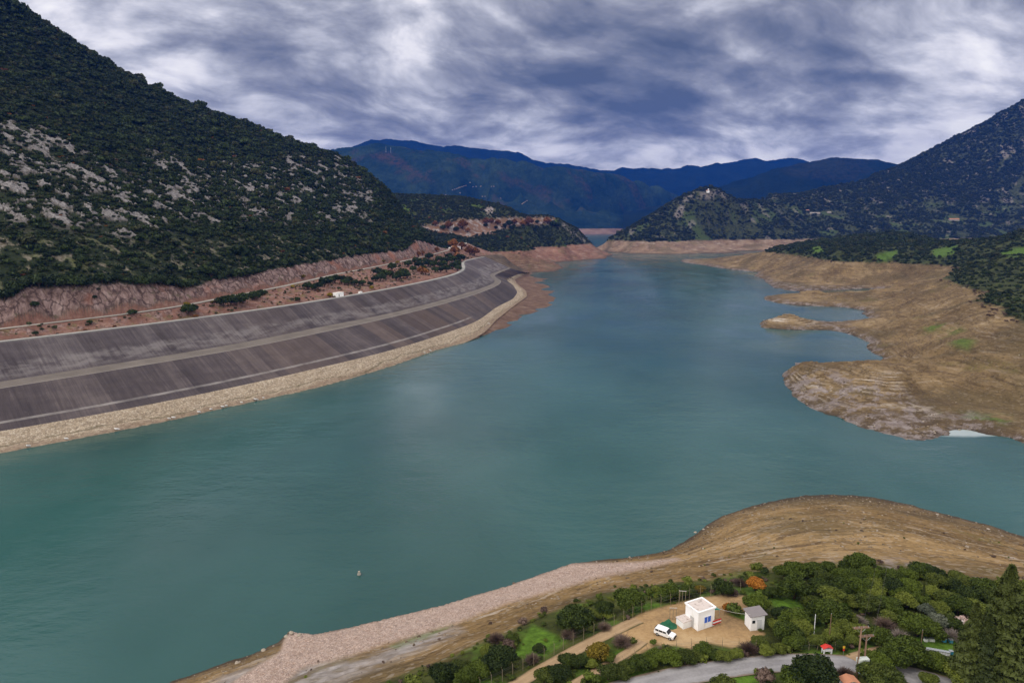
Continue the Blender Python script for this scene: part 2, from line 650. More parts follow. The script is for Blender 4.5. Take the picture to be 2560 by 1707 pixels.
# ------------------------------------------------------------------ ground materials
def shore_mat(name, tones, pale=.55, veg=((.020, .026, .010), (.055, .065, .022)), meadow=(.075, .13, .022), band=1.0, grain=.35, soil=(.20, .12, .07), local=False):
    """bare sediment marked by old water lines, with scrub soil and meadow where the masks say so"""
    m, nt, b = new_mat(name, .95, .1)
    pos = nt.pos()
    x, y, z = nt.sep(pos)
    big = nt.noise(pos, .018, 4, .6)
    mid = nt.noise(pos, .11, 5, .6)
    sml = nt.noise(pos, grain * 2.2, 6, .65)
    base = nt.ramp(nt.math('ADD', nt.math('MULTIPLY', big, .55), nt.math('ADD', nt.math('MULTIPLY', mid, .33), nt.math('MULTIPLY', sml, .25))),
                   [(.40, tones[0]), (.53, tones[1]), (.63, tones[2]), (.75, tones[3])])
    # old water lines follow the contours
    wob = nt.math('MULTIPLY', nt.noise(pos, .05, 5, .6), 2.0)
    st = nt.comb(nt.math('MULTIPLY', x, .022), nt.math('MULTIPLY', y, .022), nt.math('MULTIPLY', nt.math('ADD', z, wob), 1.7 * band))
    strata = nt.noise(st, 1.0, 6, .75)
    base = nt.mix(nt.step(strata, .50, .36, 0, .72), base, (.075, .048, .028))
    streak = nt.math('MULTIPLY', nt.step(strata, .54, .63), nt.step(nt.noise(pos, .04, 4, .6), .42, .58))
    if local:
        streak = nt.math('MULTIPLY', streak, nt.math('ADD', .25, nt.math('MULTIPLY', nt.attr('streaks'), .75)))
    base = nt.mix(nt.math('MULTIPLY', streak, pale), base, (.50, .44, .38))
    base = nt.mix(nt.step(nt.noise(pos, .012, 5, .62), .50, .62, 0, .6), base, nt.mix(sml, (.055, .042, .020), (.115, .088, .043)))
    grs = nt.math('MULTIPLY', nt.step(nt.noise(pos, .022, 4, .55), .60, .68), nt.step(sml, .4, .6))
    base = nt.mix(nt.math('MULTIPLY', grs, .55), base, (.115, .105, .028))
    peb = nt.voronoi(pos, grain * 3.2, 'F1', 'Color')
    pebv = nt.sep(peb)[0]
    base = nt.mix(nt.step(pebv, .86, .95, 0, .16 if local else .4), base, (.36, .31, .25))
    base = nt.mix(nt.step(pebv, .16, .06, 0, .4), base, (.05, .036, .022))
    if local:
        sn = nt.math('SINE', nt.math('MULTIPLY', nt.math('ADD', z, nt.math('MULTIPLY', wob, 1.6)), 4.3))
        ms = nt.math('MULTIPLY', nt.attr('streaks'), nt.step(nt.noise(pos, .06, 5, .65), .40, .58))
        base = nt.mix(nt.math('MULTIPLY', ms, nt.step(nt.math('ADD', sn, nt.math('MULTIPLY', nt.math('SUBTRACT', nt.noise(pos, .35, 4, .65), .5), 3.0)), .45, 1.1, 0, .55)), base, (.42, .365, .30))
        base = nt.mix(nt.math('MULTIPLY', nt.attr('streaks'), nt.step(nt.math('ADD', sn, nt.math('MULTIPLY', nt.math('SUBTRACT', nt.noise(pos, .22, 4, .65), .5), 3.5)), -.4, -1.1, 0, .5)), base, (.060, .044, .028))
    mud = nt.step(nt.math('ADD', z, nt.math('MULTIPLY', nt.noise(pos, .03, 4, .6), 8.0)), 9.5, 5.0, 0, .55)
    base = nt.mix(mud, base, (.075, .054, .034))
    # wet edge
    wet = nt.step(nt.math('ADD', z, nt.math('MULTIPLY', mid, 2.2)), 1.2, 2.4, .8, 0)
    base = nt.mix(wet, base, (.050, .038, .028))
    soilc = nt.mix(nt.step(sml, .40, .60), soil, (soil[0] * 1.5, soil[1] * 1.5, soil[2] * 1.5))
    vegc = nt.mix(nt.step(mid, .35, .65), veg[0], veg[1])
    base = nt.mix(nt.attr("soil"), base, soilc)
    base = nt.mix(nt.attr("veg"), base, vegc)
    mc = nt.mix(nt.step(sml, .3, .7), tuple(c * .6 for c in meadow), tuple(c * 1.25 for c in meadow))
    base = nt.mix(nt.attr("meadow"), base, mc)
    rockc = nt.ramp(nt.noise(pos, .16, 6, .7), [(.3, (.10, .085, .08)), (.5, (.24, .20, .19)), (.7, (.38, .34, .33))])
    base = nt.mix(nt.attr("rock"), base, rockc)
    nt.set(b.inputs['Base Color'], base)
    h = nt.math('ADD', nt.math('MULTIPLY', sml, .5), nt.math('MULTIPLY', strata, .8))
    nt.set(b.inputs['Normal'], nt.bump(h, .8, 2.2 if local else .9))
    return m


OCHRE = ((.064, .043, .022), (.142, .097, .048), (.228, .158, .079), (.33, .245, .142))
RUSSET = ((.095, .056, .036), (.185, .118, .076), (.265, .182, .122), (.36, .27, .195))
m_shore = shore_mat("ochre_shore", ((.088, .054, .023), (.196, .126, .054), (.29, .19, .085), (.385, .275, .15)), .55, veg=((.030, .036, .010), (.075, .085, .022)), meadow=(.085, .16, .018))
m_east = shore_mat("ochre_banks", OCHRE, 1.0, band=.62, grain=.25, local=True)
m_cast = shore_mat("russet_banks", RUSSET, .9, veg=((.018, .025, .012), (.055, .062, .024)), meadow=(.05, .075, .02), band=.7)
m_head = shore_mat("red_banks", ((.09, .042, .028), (.185, .088, .058), (.26, .135, .092), (.33, .21, .155)), .7, band=.8, soil=(.125, .072, .046))


def soft_poly(U, V, poly, soft=4):
    return poly_mask(U, V, poly, soft)


# ================================================================== E: eastern bank, its spits and green hills
E_shore = [(1711, 657), (1765, 664), (1844, 676), (1898, 681), (1886, 690), (1900, 694), (1915, 702), (1931, 719), (1969, 726), (2007, 729)]
E_shore2 = [(2007, 729), (2086, 726), (2150, 722), (2215, 722)]
E_spit2 = [(1919, 752), (1952, 759), (2003, 765), (2107, 768), (2141, 773), (2164, 778), (2153, 783), (2164, 790), (2179, 797)]
E_isle = [(1902, 807), (1917, 821), (1986, 825), (2072, 825), (2107, 830), (2141, 842), (2176, 856), (2165, 869), (2176, 880), (2196, 888), (2203, 911)]
E_isleback = [(1902, 806), (1921, 803), (1945, 802), (1974, 801), (2000, 801), (2031, 803), (2065, 808), (2141, 803), (2179, 797)]
E_pen = [(1986, 906), (1993, 919), (1959, 935), (1962, 955), (1979, 986), (2014, 1014), (2072, 1038), (2158, 1069), (2217, 1085),
         (2262, 1098), (2306, 1101), (2331, 1093), (2372, 1088), (2375, 1076), (2417, 1074), (2468, 1086), (2520, 1093), (2558, 1107), (2660, 1135), (2850, 1170), (3100, 1210), (3400, 1250)]
E_veg = [(1917, 630), (1969, 637), (2034, 644), (2093, 655), (2193, 654), (2262, 659), (2348, 663), (2417, 673), (2389, 683), (2362, 699),
         (2417, 720), (2486, 732), (2437, 752), (2486, 766), (2517, 790), (2558, 806), (2700, 838), (2950, 865), (3250, 890)]
E_ridge = [(1918, 627, 1600), (1967, 616, 1640), (2041, 604, 1700), (2140, 590, 1720), (2238, 581, 1700), (2288, 586, 1680), (2327, 597, 1640), (2362, 609, 1600)]
E_ridge2 = [(2362, 609, 1560), (2411, 614, 1450), (2485, 604, 1300), (2560, 582, 1200), (2660, 545, 1150), (2850, 480, 1100), (3200, 380, 1050)]
# skyline of the spits (crest of each low tongue of land)
E_c1 = [(1755, 655, 1930), (1824, 644, 1990), (1868, 635, 2000)]
E_c2 = [(1938, 741, 960), (1973, 733, 955), (2007, 727, 950), (2045, 725, 950), (2086, 728, 955), (2120, 724, 960), (2200, 722, 975)]
E_c3 = [(1921, 794, 712), (1945, 783, 715), (1974, 780, 715), (2000, 787, 718), (2031, 800, 725), (2065, 809, 722), (2089, 811, 715)]
E_c4 = [(1990, 908, 480), (2003, 901, 470), (2093, 911, 440), (2176, 914, 425), (2230, 914, 420), (2280, 925, 415)]
E_ctl = [line_z(E_shore, 0, 3), line_z(E_shore2, 0, 2), line_z(E_spit2, 0, 2), line_z(E_isle, 0, 2), line_z(E_pen, 0, 2), line_z(E_veg, ZF, 2),
         line_G(E_ridge, None, 2), line_G(E_ridge2, None, 2), line_G(E_c2, None, 2), line_G(E_c3, None, 2), line_G(E_c4, None, 2)]
# dips between the tongues, saddle behind the southern one, the hills' far side
E_ctl += [P(np.array([2300, 2360, 2420, 2500]), np.array([965, 1000, 1030, 1050]), np.array([8., 5., 3.5, 4.])),
          P(np.array([2290, 2380, 2480, 2560]), np.array([880, 860, 900, 950]), np.array([16., 22., 22., 18.])),
          P(np.array([2260, 2360, 2450, 2200]), np.array([790, 770, 820, 830]), np.array([20., 30., 32., 9.])),
          P(np.array([2300, 2400]), np.array([725, 740]), np.array([28., 34.])),
          P(np.array([1990, 2090, 2200, 2300]), np.array([680, 690, 690, 700]), np.array([17., 16., 18., 24.])),
          line_G([(2500, 700, 740), (2560, 690, 750), (2720, 700, 740)], None, 2), line_G([(2500, 650, 920), (2560, 640, 950), (2750, 630, 940)], None, 2),
          P(np.array([2640, 2800, 2800, 2700, 3000, 3200]), np.array([1010, 1060, 960, 905, 990, 1050]), np.array([11., 12., 22., 28., 22., 18.])),
          P(np.array([2440, 2520]), np.array([650, 640]), np.array([56., 66.])),
          P(np.array([2100, 2200, 2300]), np.array([625, 620, 630]), np.array([56., 62., 54.]))]
for q, zz in ((E_ridge, 30.), (E_ridge2, 45.)):
    q = np.array(q, float)
    bk = G(q[:, 0], q[:, 1], q[:, 2] * 1.13)
    bk[:, 2] = zz
    E_ctl.append(bk)
E_ctl += [G(np.array([1850, 1950, 2100, 2250, 2400, 2560, 2800]), np.full(7, 600), 2250.) * [1, 1, 0] + [0, 0, -8]]
# lake floor
E_wet = [(1640, 640), (1700, 668), (1760, 676), (1840, 690), (1860, 705), (1890, 725), (1940, 736), (1880, 752), (1905, 765), (1960, 770), (2040, 776), (2110, 782), (2080, 790),
         (2150, 796), (2000, 778), (1880, 795), (1880, 815), (1920, 832), (2000, 838), (2060, 850), (2120, 862), (2150, 885), (2180, 903), (2080, 885),
         (1990, 880), (1940, 910), (1930, 950), (1950, 990), (1990, 1030), (2070, 1060), (2160, 1090), (2250, 1120), (2330, 1115), (2400, 1100), (2480, 1115),
         (2560, 1140), (2660, 1200), (2800, 1300), (3000, 1440), (3200, 1600), (2500, 1300), (2700, 1450), (1700, 760), (1700, 900), (1800, 1050), (2100, 1150), (2400, 1200), (2800, 1300), (1950, 870), (1860, 870)]
ww = np.array(E_wet, float)
E_ctl.append(P(ww[:, 0], ww[:, 1], -4.0))
E_ctl.append(P(np.array([2020, 2090, 2150]), np.array([735, 733, 728]), -1.0))
E_ctl.append(line_G([(1715, 655, 1960), (1755, 655, 1960), (1824, 646, 2010), (1868, 637, 2060), (1898, 633, 2090)], None, 2) * [1, 1, 0] + [0, 0, .6])
E_ctl.append(P(np.array([1760, 1830, 1880]), np.array([648, 641, 632]), -4.0))
rE = RBF(E_ctl, 1e-4)
gE = (.20, 1.06, 780, 150, 2300, 760)
X, Y = fan_grid(*gE)
Z = rE(X, Y)
amp = np.clip(.25 + .05 * np.maximum(Z, 0), .25, 2.2)
n = fbm(X / 42, Y / 42, 11, 6, .55)
Z = Z + amp * n + .55 * fbm(X / 9, Y / 9, 12, 5, .6)
gul = ridged(X / 70 + .3 * n, Y / 110, 13, 4)
Z = Z - sstep(Z, 3, 12) * (1 - sstep(Z, 30, 40)) * 4.5 * sstep(gul, .05, .8)
ZZ = Z + .26 * np.sin(2 * np.pi * (Z + .8 * n) / 1.9) * sstep(Z, .6, 2) * (1 - sstep(Z, 20, 30))   # wave-cut terraces
Z = ZZ
surfE = Surf(*gE, Z)
U, V = to_px(X, Y, Z)
vegE = sstep(Z + 1.6 * fbm(X / 14, Y / 14, 14, 3), ZF - 1.2, ZF + 1.2)
meadowE = np.zeros_like(Z)
for pl in ([(2190, 640), (2215, 630), (2245, 626), (2240, 640), (2215, 652), (2195, 652)], [(2330, 626), (2362, 618), (2395, 614), (2385, 634), (2350, 644), (2335, 640)],
           [(2490, 634), (2530, 622), (2575, 616), (2575, 640), (2525, 642)], [(2130, 603), (2165, 595), (2180, 597), (2165, 604)], [(2020, 618), (2050, 616), (2062, 630), (2035, 634)],
           [(2560, 600), (2600, 590), (2640, 600), (2600, 612)]):
    meadowE = np.maximum(meadowE, poly_mask(U, V, pl, 5) * (Z > ZF - 2))
meadowE = np.maximum(meadowE, .8 * (Z < ZF - 6) * poly_mask(U, V, [(2290, 800), (2330, 790), (2400, 820), (2440, 850), (2420, 875), (2380, 860), (2330, 835)], 14) * sstep(n, -.1, .3))
meadowE = np.maximum(meadowE, .7 * poly_mask(U, V, [(2350, 1035), (2440, 1032), (2540, 1045), (2520, 1060), (2400, 1050)], 12) * sstep(fbm(X / 12, Y / 12, 19, 3), -.2, .3))
soilE = vegE * sstep(fbm(X / 60, Y / 60, 15, 4), .25, .5) * .8
rockE = .8 * poly_mask(U, V, [(1950, 920), (2060, 925), (2230, 960), (2380, 1070), (2330, 1110), (2150, 1080), (1980, 1000)], 20) * sstep(fbm(X / 9, Y / 9, 16, 5, .65), .0, .3)
rockE = np.maximum(rockE, .7 * (1 - sstep(Z, 1.5, 5)) * sstep(fbm(X / 12, Y / 12, 17, 5, .65), -.05, .25))
hills = patch("hills", X, Y, Z, m_east, dict(veg=vegE, meadow=meadowE, soil=soilE, rock=rockE, streaks=np.maximum(poly_mask(U, V, [(1955, 915), (2060, 920), (2240, 940), (2400, 1080), (2330, 1115), (2150, 1085), (1970, 1000)], 20), poly_mask(U, V, [(1895, 815), (1950, 775), (2030, 795), (2080, 830), (1990, 835)], 8))), Z > -3)

# ================================================================== D: castle hill and the mountain east of it
D_shore = [(1484, 609), (1490, 618), (1499, 622), (1518, 628), (1597, 634), (1671, 636), (1721, 635), (1795, 633), (1898, 632)]
D_veg = [(1523, 597), (1560, 602), (1612, 604), (1676, 603), (1795, 599), (1893, 599), (2041, 597)]
D_ridge = [(1523, 595, 2480), (1560, 578, 2530), (1597, 558, 2560), (1656, 528, 2600), (1706, 503, 2620), (1745, 486, 2640), (1767, 479, 2650), (1795, 479, 2660), (1814, 491, 2680),
           (1844, 501, 2720), (1893, 503, 2800)]
D_ridge2 = [(1893, 503, 2900), (1918, 496, 3100), (1992, 488, 3250), (2050, 477, 3350), (2090, 469, 3400), (2110, 465, 3450), (2189, 439, 3600), (2253, 415, 3700),
            (2327, 380, 3750), (2440, 320, 3750), (2560, 252, 3700), (2700, 190, 3700), (2950, 130, 3700), (3250, 120, 3700)]
D_ctl = [line_z(D_shore, 0, 2), line_z(D_veg, ZF, 2), line_G(D_ridge, None, 2), line_G(D_ridge2, None, 2)]
D_ctl += [line_z([(1898, 632), (2100, 634), (2300, 628), (2500, 622), (2800, 620), (3200, 620)], 4, 2),
          line_z([(2337, 599), (2485, 599), (2560, 596), (2800, 592), (3200, 590)], 34, 2),
          line_z([(2337, 607), (2485, 607), (2650, 606)], 24, 2)]
# the valley floor and lower slopes
D_ctl += [line_G([(1990, 560, 2850), (2060, 565, 2800), (2150, 572, 2780), (2280, 580, 2760), (2400, 585, 2750), (2560, 584, 2750), (2900, 580, 2750)], None, 2),
          line_G([(2050, 520, 3050), (2160, 528, 3000), (2280, 540, 2980), (2400, 548, 2950), (2560, 545, 2950), (2900, 530, 2950)], None, 2),
          line_G([(2160, 480, 3300), (2280, 480, 3250), (2420, 475, 3250), (2560, 470, 3200), (2900, 440, 3200)], None, 2),
          line_G([(2330, 430, 3500), (2450, 410, 3450), (2560, 385, 3450), (2900, 330, 3450)], None, 2)]
for q in (D_ridge, D_ridge2):
    q = np.array(q, float)
    bk = G(q[:, 0], q[:, 1], q[:, 2] * 1.12)
    bk[:, 2] = np.maximum(20, bk[:, 2] * .35)
    D_ctl.append(bk)
    bk = G(q[:, 0], q[:, 1], q[:, 2] * 1.25)
    bk[:, 2] = -5
    D_ctl.append(bk)
D_ctl += [P(np.array([1440, 1460, 1490, 1520, 1600, 1680, 1800, 1900, 2100]), np.array([602, 615, 632, 640, 648, 652, 648, 648, 655]), -6.0),
          G(np.array([1420, 1460, 1490]), np.full(3, 590), np.array([2600., 2700., 2800.])) * [1, 1, 0] + [0, 0, -6],
          P(np.array([1475., 1480]), np.array([600., 596]), -6.0)]
rD = RBF(D_ctl, 1e-4)
gD = (.06, 1.06, 720, 2050, 4700, 420)
X, Y = fan_grid(*gD)
Z = rD(X, Y)
n = fbm(X / 260, Y / 260, 21, 6, .55)
rg = ridged(X / 300 + n * .3, Y / 420, 22, 5)
hi = sstep(Z, 40, 260)
Z = Z + n * (2 + 10 * hi) + hi * rg * 14 + 1.5 * fbm(X / 40, Y / 40, 23, 4) * sstep(Z, 0, 20)
surfD = Surf(*gD, Z)
U, V = to_px(X, Y, Z)
vegD = sstep(Z + 2.5 * fbm(X / 50, Y / 50, 24, 3), ZF - 2, ZF + 2)
open_ = fbm(X / 150, Y / 90, 25, 5)
meadowD = vegD * sstep(open_, .20, .40) * (1 - sstep(Z, 130, 230)) * .75
soilD = vegD * sstep(fbm(X / 130, Y / 100, 26, 5), .26, .44) * (1 - sstep(Z, 230, 380)) * poly_mask(U, V, [(1900, 480), (2250, 420), (2480, 480), (2620, 600), (1900, 600)], 30)
scree = poly_mask(U, V, [(2560, 425), (2532, 470), (2520, 520), (2540, 530), (2590, 500), (2620, 400)], 8) * sstep(fbm(X / 18, Y / 60, 28, 4), -.35, .1)
scree = np.maximum(scree, .8 * poly_mask(U, V, [(2512, 392), (2488, 430), (2494, 432), (2520, 395)], 4))
soilD = np.maximum(soilD, scree * .9)
rockD = np.maximum(.55 * poly_mask(U, V, [(1690, 512), (1720, 484), (1770, 478), (1800, 476), (1822, 494), (1790, 500), (1740, 496)], 6) * sstep(fbm(X / 25, Y / 25, 27, 4), -.25, .15),
                   poly_mask(U, V, [(1684, 540), (1700, 512), (1712, 516), (1706, 540), (1692, 548)], 4) * .6)
rockD = np.maximum(rockD, .55 * hi * sstep(fbm(X / 60, Y / 110, 29, 5), .36, .52))
rockD = np.maximum(rockD, vegD * .4 * sstep(fbm(X / 45, Y / 45, 30, 5), .42, .55))
castle_hill = patch("hill", X, Y, Z, m_cast, dict(veg=vegD, meadow=meadowD, soil=soilD, rock=rockD), Z > -4)

# ================================================================== C: wooded headland beyond the dam
C_shore = [(1321, 681), (1383, 679), (1411, 671), (1397, 664), (1388, 657), (1433, 652), (1489, 648), (1520, 646), (1512, 634), (1500, 625), (1492, 617)]
C_veg = [(1203, 634), (1250, 634), (1301, 634), (1304, 621), (1340, 617), (1377, 616), (1430, 612), (1475, 608)]
C_ridge = [(850, 500, 1900), (930, 492, 1900), (987, 490, 1950), (1068, 494, 1980), (1153, 498, 2000), (1209, 505, 2010), (1251, 515, 2020), (1279, 529, 2020), (1304, 540, 2020)]
C_ridge2 = [(1310, 547, 2030), (1330, 550, 2050), (1363, 547, 2060), (1394, 550, 2080), (1411, 559, 2100), (1444, 575, 2130), (1461, 592, 2150), (1475, 606, 2165)]
C_ctl = [line_z(C_shore, 0, 2), line_z(C_veg, ZF, 2), line_G(C_ridge, None, 2), line_G(C_ridge2, None, 2),
         line_G([(1000, 580, 1620), (1060, 568, 1650), (1130, 556, 1700), (1200, 552, 1760), (1270, 552, 1830), (1320, 556, 1900)], None, 2),     # road shelf
         line_G([(1040, 566, 1690), (1130, 546, 1745), (1200, 542, 1800), (1290, 546, 1870)], None, 1),
         line_G([(1060, 578, 1620), (1140, 588, 1660), (1200, 582, 1720), (1240, 572, 1780), (1330, 568, 1880)], None, 1),
         line_G([(1060, 612, 1470), (1130, 612, 1500), (1200, 606, 1560), (1300, 595, 1700), (1400, 590, 1900)], None, 1),
         line_G([(1000, 640, 1330), (1100, 636, 1380), (1160, 634, 1400)], None, 1),
         P(np.array([1260, 1310, 1350]), np.array([655, 660, 668]), np.array([16., 9., 5.])),
         P(np.array([1220, 1260]), np.array([646, 662]), np.array([30., 12.])),
         P(np.array([1400, 1460]), np.array([632, 630]), np.array([17., 18.])),
         P(np.array([1440, 1460, 1500, 1530, 1550, 1540, 1480, 1420, 1430, 1400, 1340, 1290]), np.array([680, 662, 655, 650, 640, 625, 660, 682, 672, 690, 692, 696]), -6.0),
         P(np.array([1490., 1510]), np.array([606., 612]), -6.0)]
for q in (C_ridge, C_ridge2):
    q = np.array(q, float)
    for k, zz in ((1.1, .5), (1.22, -10)):
        bk = G(q[:, 0], q[:, 1], q[:, 2] * k)
        bk[:, 2] = bk[:, 2] * zz if zz > 0 else zz
        C_ctl.append(bk)
rC = RBF(C_ctl, 1e-4)
gC = (-.30, .18, 520, 1230, 2600, 420)
X, Y = fan_grid(*gC)
Z = rC(X, Y)
n = fbm(X / 120, Y / 120, 31, 6, .55)
U, V = to_px(X, Y, Z)
cut = poly_mask(U, V, [(1055, 568), (1150, 548), (1310, 546), (1390, 548), (1375, 562), (1305, 566), (1245, 574), (1230, 588), (1170, 594), (1130, 585), (1100, 582), (1066, 575)], 5)
Z = Z + n * np.clip(.3 + .05 * np.maximum(Z, 0), .3, 5) + (1 - cut) * sstep(Z, 50, 120) * 6 * ridged(X / 160, Y / 160, 32, 4) + .8 * fbm(X / 18, Y / 18, 33, 4) * sstep(Z, 1, 12)
surfC = Surf(*gC, Z)
U, V = to_px(X, Y, Z)
vegC = sstep(Z + 2 * fbm(X / 30, Y / 30, 34, 3), ZF - 1.5, ZF + 1.5)
flat = poly_mask(U, V, [(1190, 630), (1300, 636), (1380, 655), (1420, 672), (1390, 685), (1310, 690), (1230, 660)], 8)
soilC = cut * .85
rockC = np.maximum(cut * sstep(fbm(X / 14, Y / 14, 35, 4), .05, .35), vegC * sstep(fbm(X / 40, Y / 60, 36, 5), .22, .4) * poly_mask(U, V, [(1150, 500), (1310, 530), (1310, 550), (1180, 530)], 12))
rockC = np.maximum(rockC, poly_mask(U, V, [(1410, 556), (1470, 604), (1450, 602), (1400, 570)], 8) * sstep(fbm(X / 25, Y / 25, 37, 4), -.1, .3))
meadowC = vegC * (1 - cut) * sstep(fbm(X / 60, Y / 40, 38, 4), .3, .45) * .5
headland = patch("headland", X, Y, Z, m_head, dict(veg=np.maximum(vegC * (1 - cut), flat * .35 * sstep(Z, 1, 4)), meadow=meadowC, soil=soilC, rock=rockC), Z > -4)
# ================================================================== B: western mountain, rock cut, dam
Z_CREST, Z_B1, Z_B0, Z_TOE = 42.0, 23.4, 22.5, 7.5
d_crest = [(0, 854), (222, 830), (444, 802), (600, 781), (705, 767), (844, 745), (994, 719), (1088, 699), (1130, 689), (1152, 681), (1162, 674), (1163, 666), (1160, 658), (1164, 652), (1186, 647), (1212, 642)]
d_berm1 = [(0, 954), (148, 930), (296, 908), (444, 884), (600, 859), (699, 839), (774, 821), (949, 790), (1088, 755), (1193, 724), (1226, 712), (1236, 706), (1237, 700), (1226, 692), (1224, 686), (1240, 680), (1272, 669)]
d_berm0 = [(0, 971), (148, 948), (259, 930), (444, 898), (600, 875), (699, 854), (774, 837), (949, 801), (1088, 766), (1193, 735), (1236, 718), (1251, 709), (1253, 702), (1240, 694), (1234, 689), (1248, 682), (1276, 671)]
d_toe = [(0, 1078), (148, 1056), (296, 1028), (444, 998), (600, 966), (705, 942), (858, 905), (949, 886), (1046, 856), (1123, 830), (1193, 806), (1238, 769), (1283, 748), (1294, 731), (1283, 713), (1266, 701), (1269, 696), (1301, 684), (1314, 681)]
d_out = [(0, 1137), (185, 1103), (370, 1067), (518, 1035), (600, 1015), (705, 994), (809, 970), (914, 940), (1001, 912), (1088, 879), (1175, 853), (1216, 828), (1237, 803), (1279, 769), (1318, 741), (1315, 727), (1293, 710), (1287, 699), (1305, 690), (1326, 682)]
d_out_z = [-.4] * 10 + [0.2, 2.5, 4, 4.6, 5, 5, 4.8, 4.2, 3, 1.0]


def gsmooth(p, sig):
    k = int(3 * sig)
    if k < 1:
        return p
    wts = np.exp(-.5 * (np.arange(-k, k + 1) / sig) ** 2)
    wts /= wts.sum()
    a = np.concatenate([2 * p[0] - p[k:0:-1], p, 2 * p[-1] - p[-2:-k - 2:-1]])
    return np.stack([np.convolve(a[:, i], wts, 'valid') for i in range(p.shape[1])], -1)


def world_line(px, z, sig=3.0, ext=260.0):
    """traced contour -> evenly sampled smooth world polyline, prolonged at its near end"""
    p = np.array(px, float)
    if np.ndim(z) == 0:
        q = P(p[:, 0], p[:, 1], z)
    else:
        q = P(p[:, 0], p[:, 1], np.array(z, float))
    dirv = q[0] - q[2]
    dirv[2] = 0
    q = np.vstack([q[0] + dirv / np.linalg.norm(dirv) * ext, q])
    s = np.r_[0, np.cumsum(np.linalg.norm(np.diff(q[:, :2], axis=0), axis=1))]
    ss = np.arange(0, s[-1], 4.0)
    ss = np.r_[ss, s[-1]]
    r = np.stack([np.interp(ss, s, q[:, i]) for i in range(3)], -1)
    sm = gsmooth(r, sig)
    far = sstep(np.arange(len(r)), len(r) * .45, len(r) * .75)[:, None]
    sm = gsmooth(r, sig * 3) * (1 - far) + sm * far
    sm[-1] = r[-1]
    return sm


def arc(l):
    return np.r_[0, np.cumsum(np.linalg.norm(np.diff(l[:, :2], axis=0), axis=1))]


def at_anchor(l, uv, z):
    """arc length of the point of l nearest to a traced pixel"""
    q = P(uv[0], uv[1], z)
    return arc(l)[np.argmin(np.hypot(l[:, 0] - q[0], l[:, 1] - q[1]))]


def resample(l, anchors, zz, N, lead=None):
    a = arc(l)
    s = [max(0.0, at_anchor(l, anchors[0], zz[0]) - LEAD)] + [at_anchor(l, uv, z) for uv, z in zip(anchors, zz)] + [a[-1]]
    s = np.maximum.accumulate(s)
    ss = np.interp(N, np.arange(len(s)), s)
    return np.stack([np.interp(ss, a, l[:, i]) for i in range(3)], -1)


L_crest, L_b1, L_b0, L_toe = world_line(d_crest, Z_CREST), world_line(d_berm1, Z_B1), world_line(d_berm0, Z_B0), world_line(d_toe, Z_TOE)
L_out = world_line(d_out, d_out_z, .8)
L_out[L_out[:, 2] < 0.05, 2] -= .8
_sec = np.array([0, 1, 2, 3, 4, 5.0])
_N = np.unique(np.concatenate([np.linspace(0, 1, 90), np.linspace(1, 2, 170), np.linspace(2, 3, 90), np.linspace(3, 4, 50), np.linspace(4, 5, 60)]))
LEAD = at_anchor(L_crest, (115, 842), Z_CREST)
R_crest = resample(L_crest, [(115, 842), (1043, 708), (1163, 668), (1160, 658)], [Z_CREST] * 4, _N)
R_b1 = resample(L_b1, [(175, 926), (1105, 750), (1237, 703), (1225, 690)], [Z_B1] * 4, _N)
R_b0 = resample(L_b0, [(180, 943), (1118, 758), (1253, 705), (1236, 691)], [Z_B0] * 4, _N)
R_toe = resample(L_toe, [(235, 1040), (1195, 804), (1294, 731), (1266, 700)], [Z_TOE] * 4, _N)
R_out = resample(L_out, [(270, 1087), (1232, 812), (1318, 738), (1287, 700)], [0, 3.5, 5, 4.4], _N)
for R in (R_crest, R_b1, R_b0, R_toe, R_out):
    R[:] = gsmooth(R, 2.0)
ALONG = arc(R_crest)
AL2 = float(np.interp(2.0, _N, ALONG))


def loft(name, A, B, n, mat, parent, lift=0.0, rough=0.0, seed=0, fade_first=True):
    """ruled strip between two contours with attributes: along (m) and down (0..1)"""
    t = np.linspace(0, 1, n)
    pts = A[:, None, :] * (1 - t)[None, :, None] + B[:, None, :] * t[None, :, None]
    al = np.repeat(ALONG[:, None], n, 1)
    dn = np.repeat(t[None, :], len(A), 0)
    pts[..., 2] += lift
    if rough:
        e = np.minimum(1, np.minimum(dn, 1 - dn) * 8) if fade_first else 1
        pts[..., 2] += rough * e * fbm(pts[..., 0] / 3.2, pts[..., 1] / 3.2, seed, 4, .7)
    f = grid_faces(len(A), n)
    me = raw_mesh(name, pts.reshape(-1, 3), f, mat, True, dict(along=al, down=dn))
    return obj(name, me, parent)


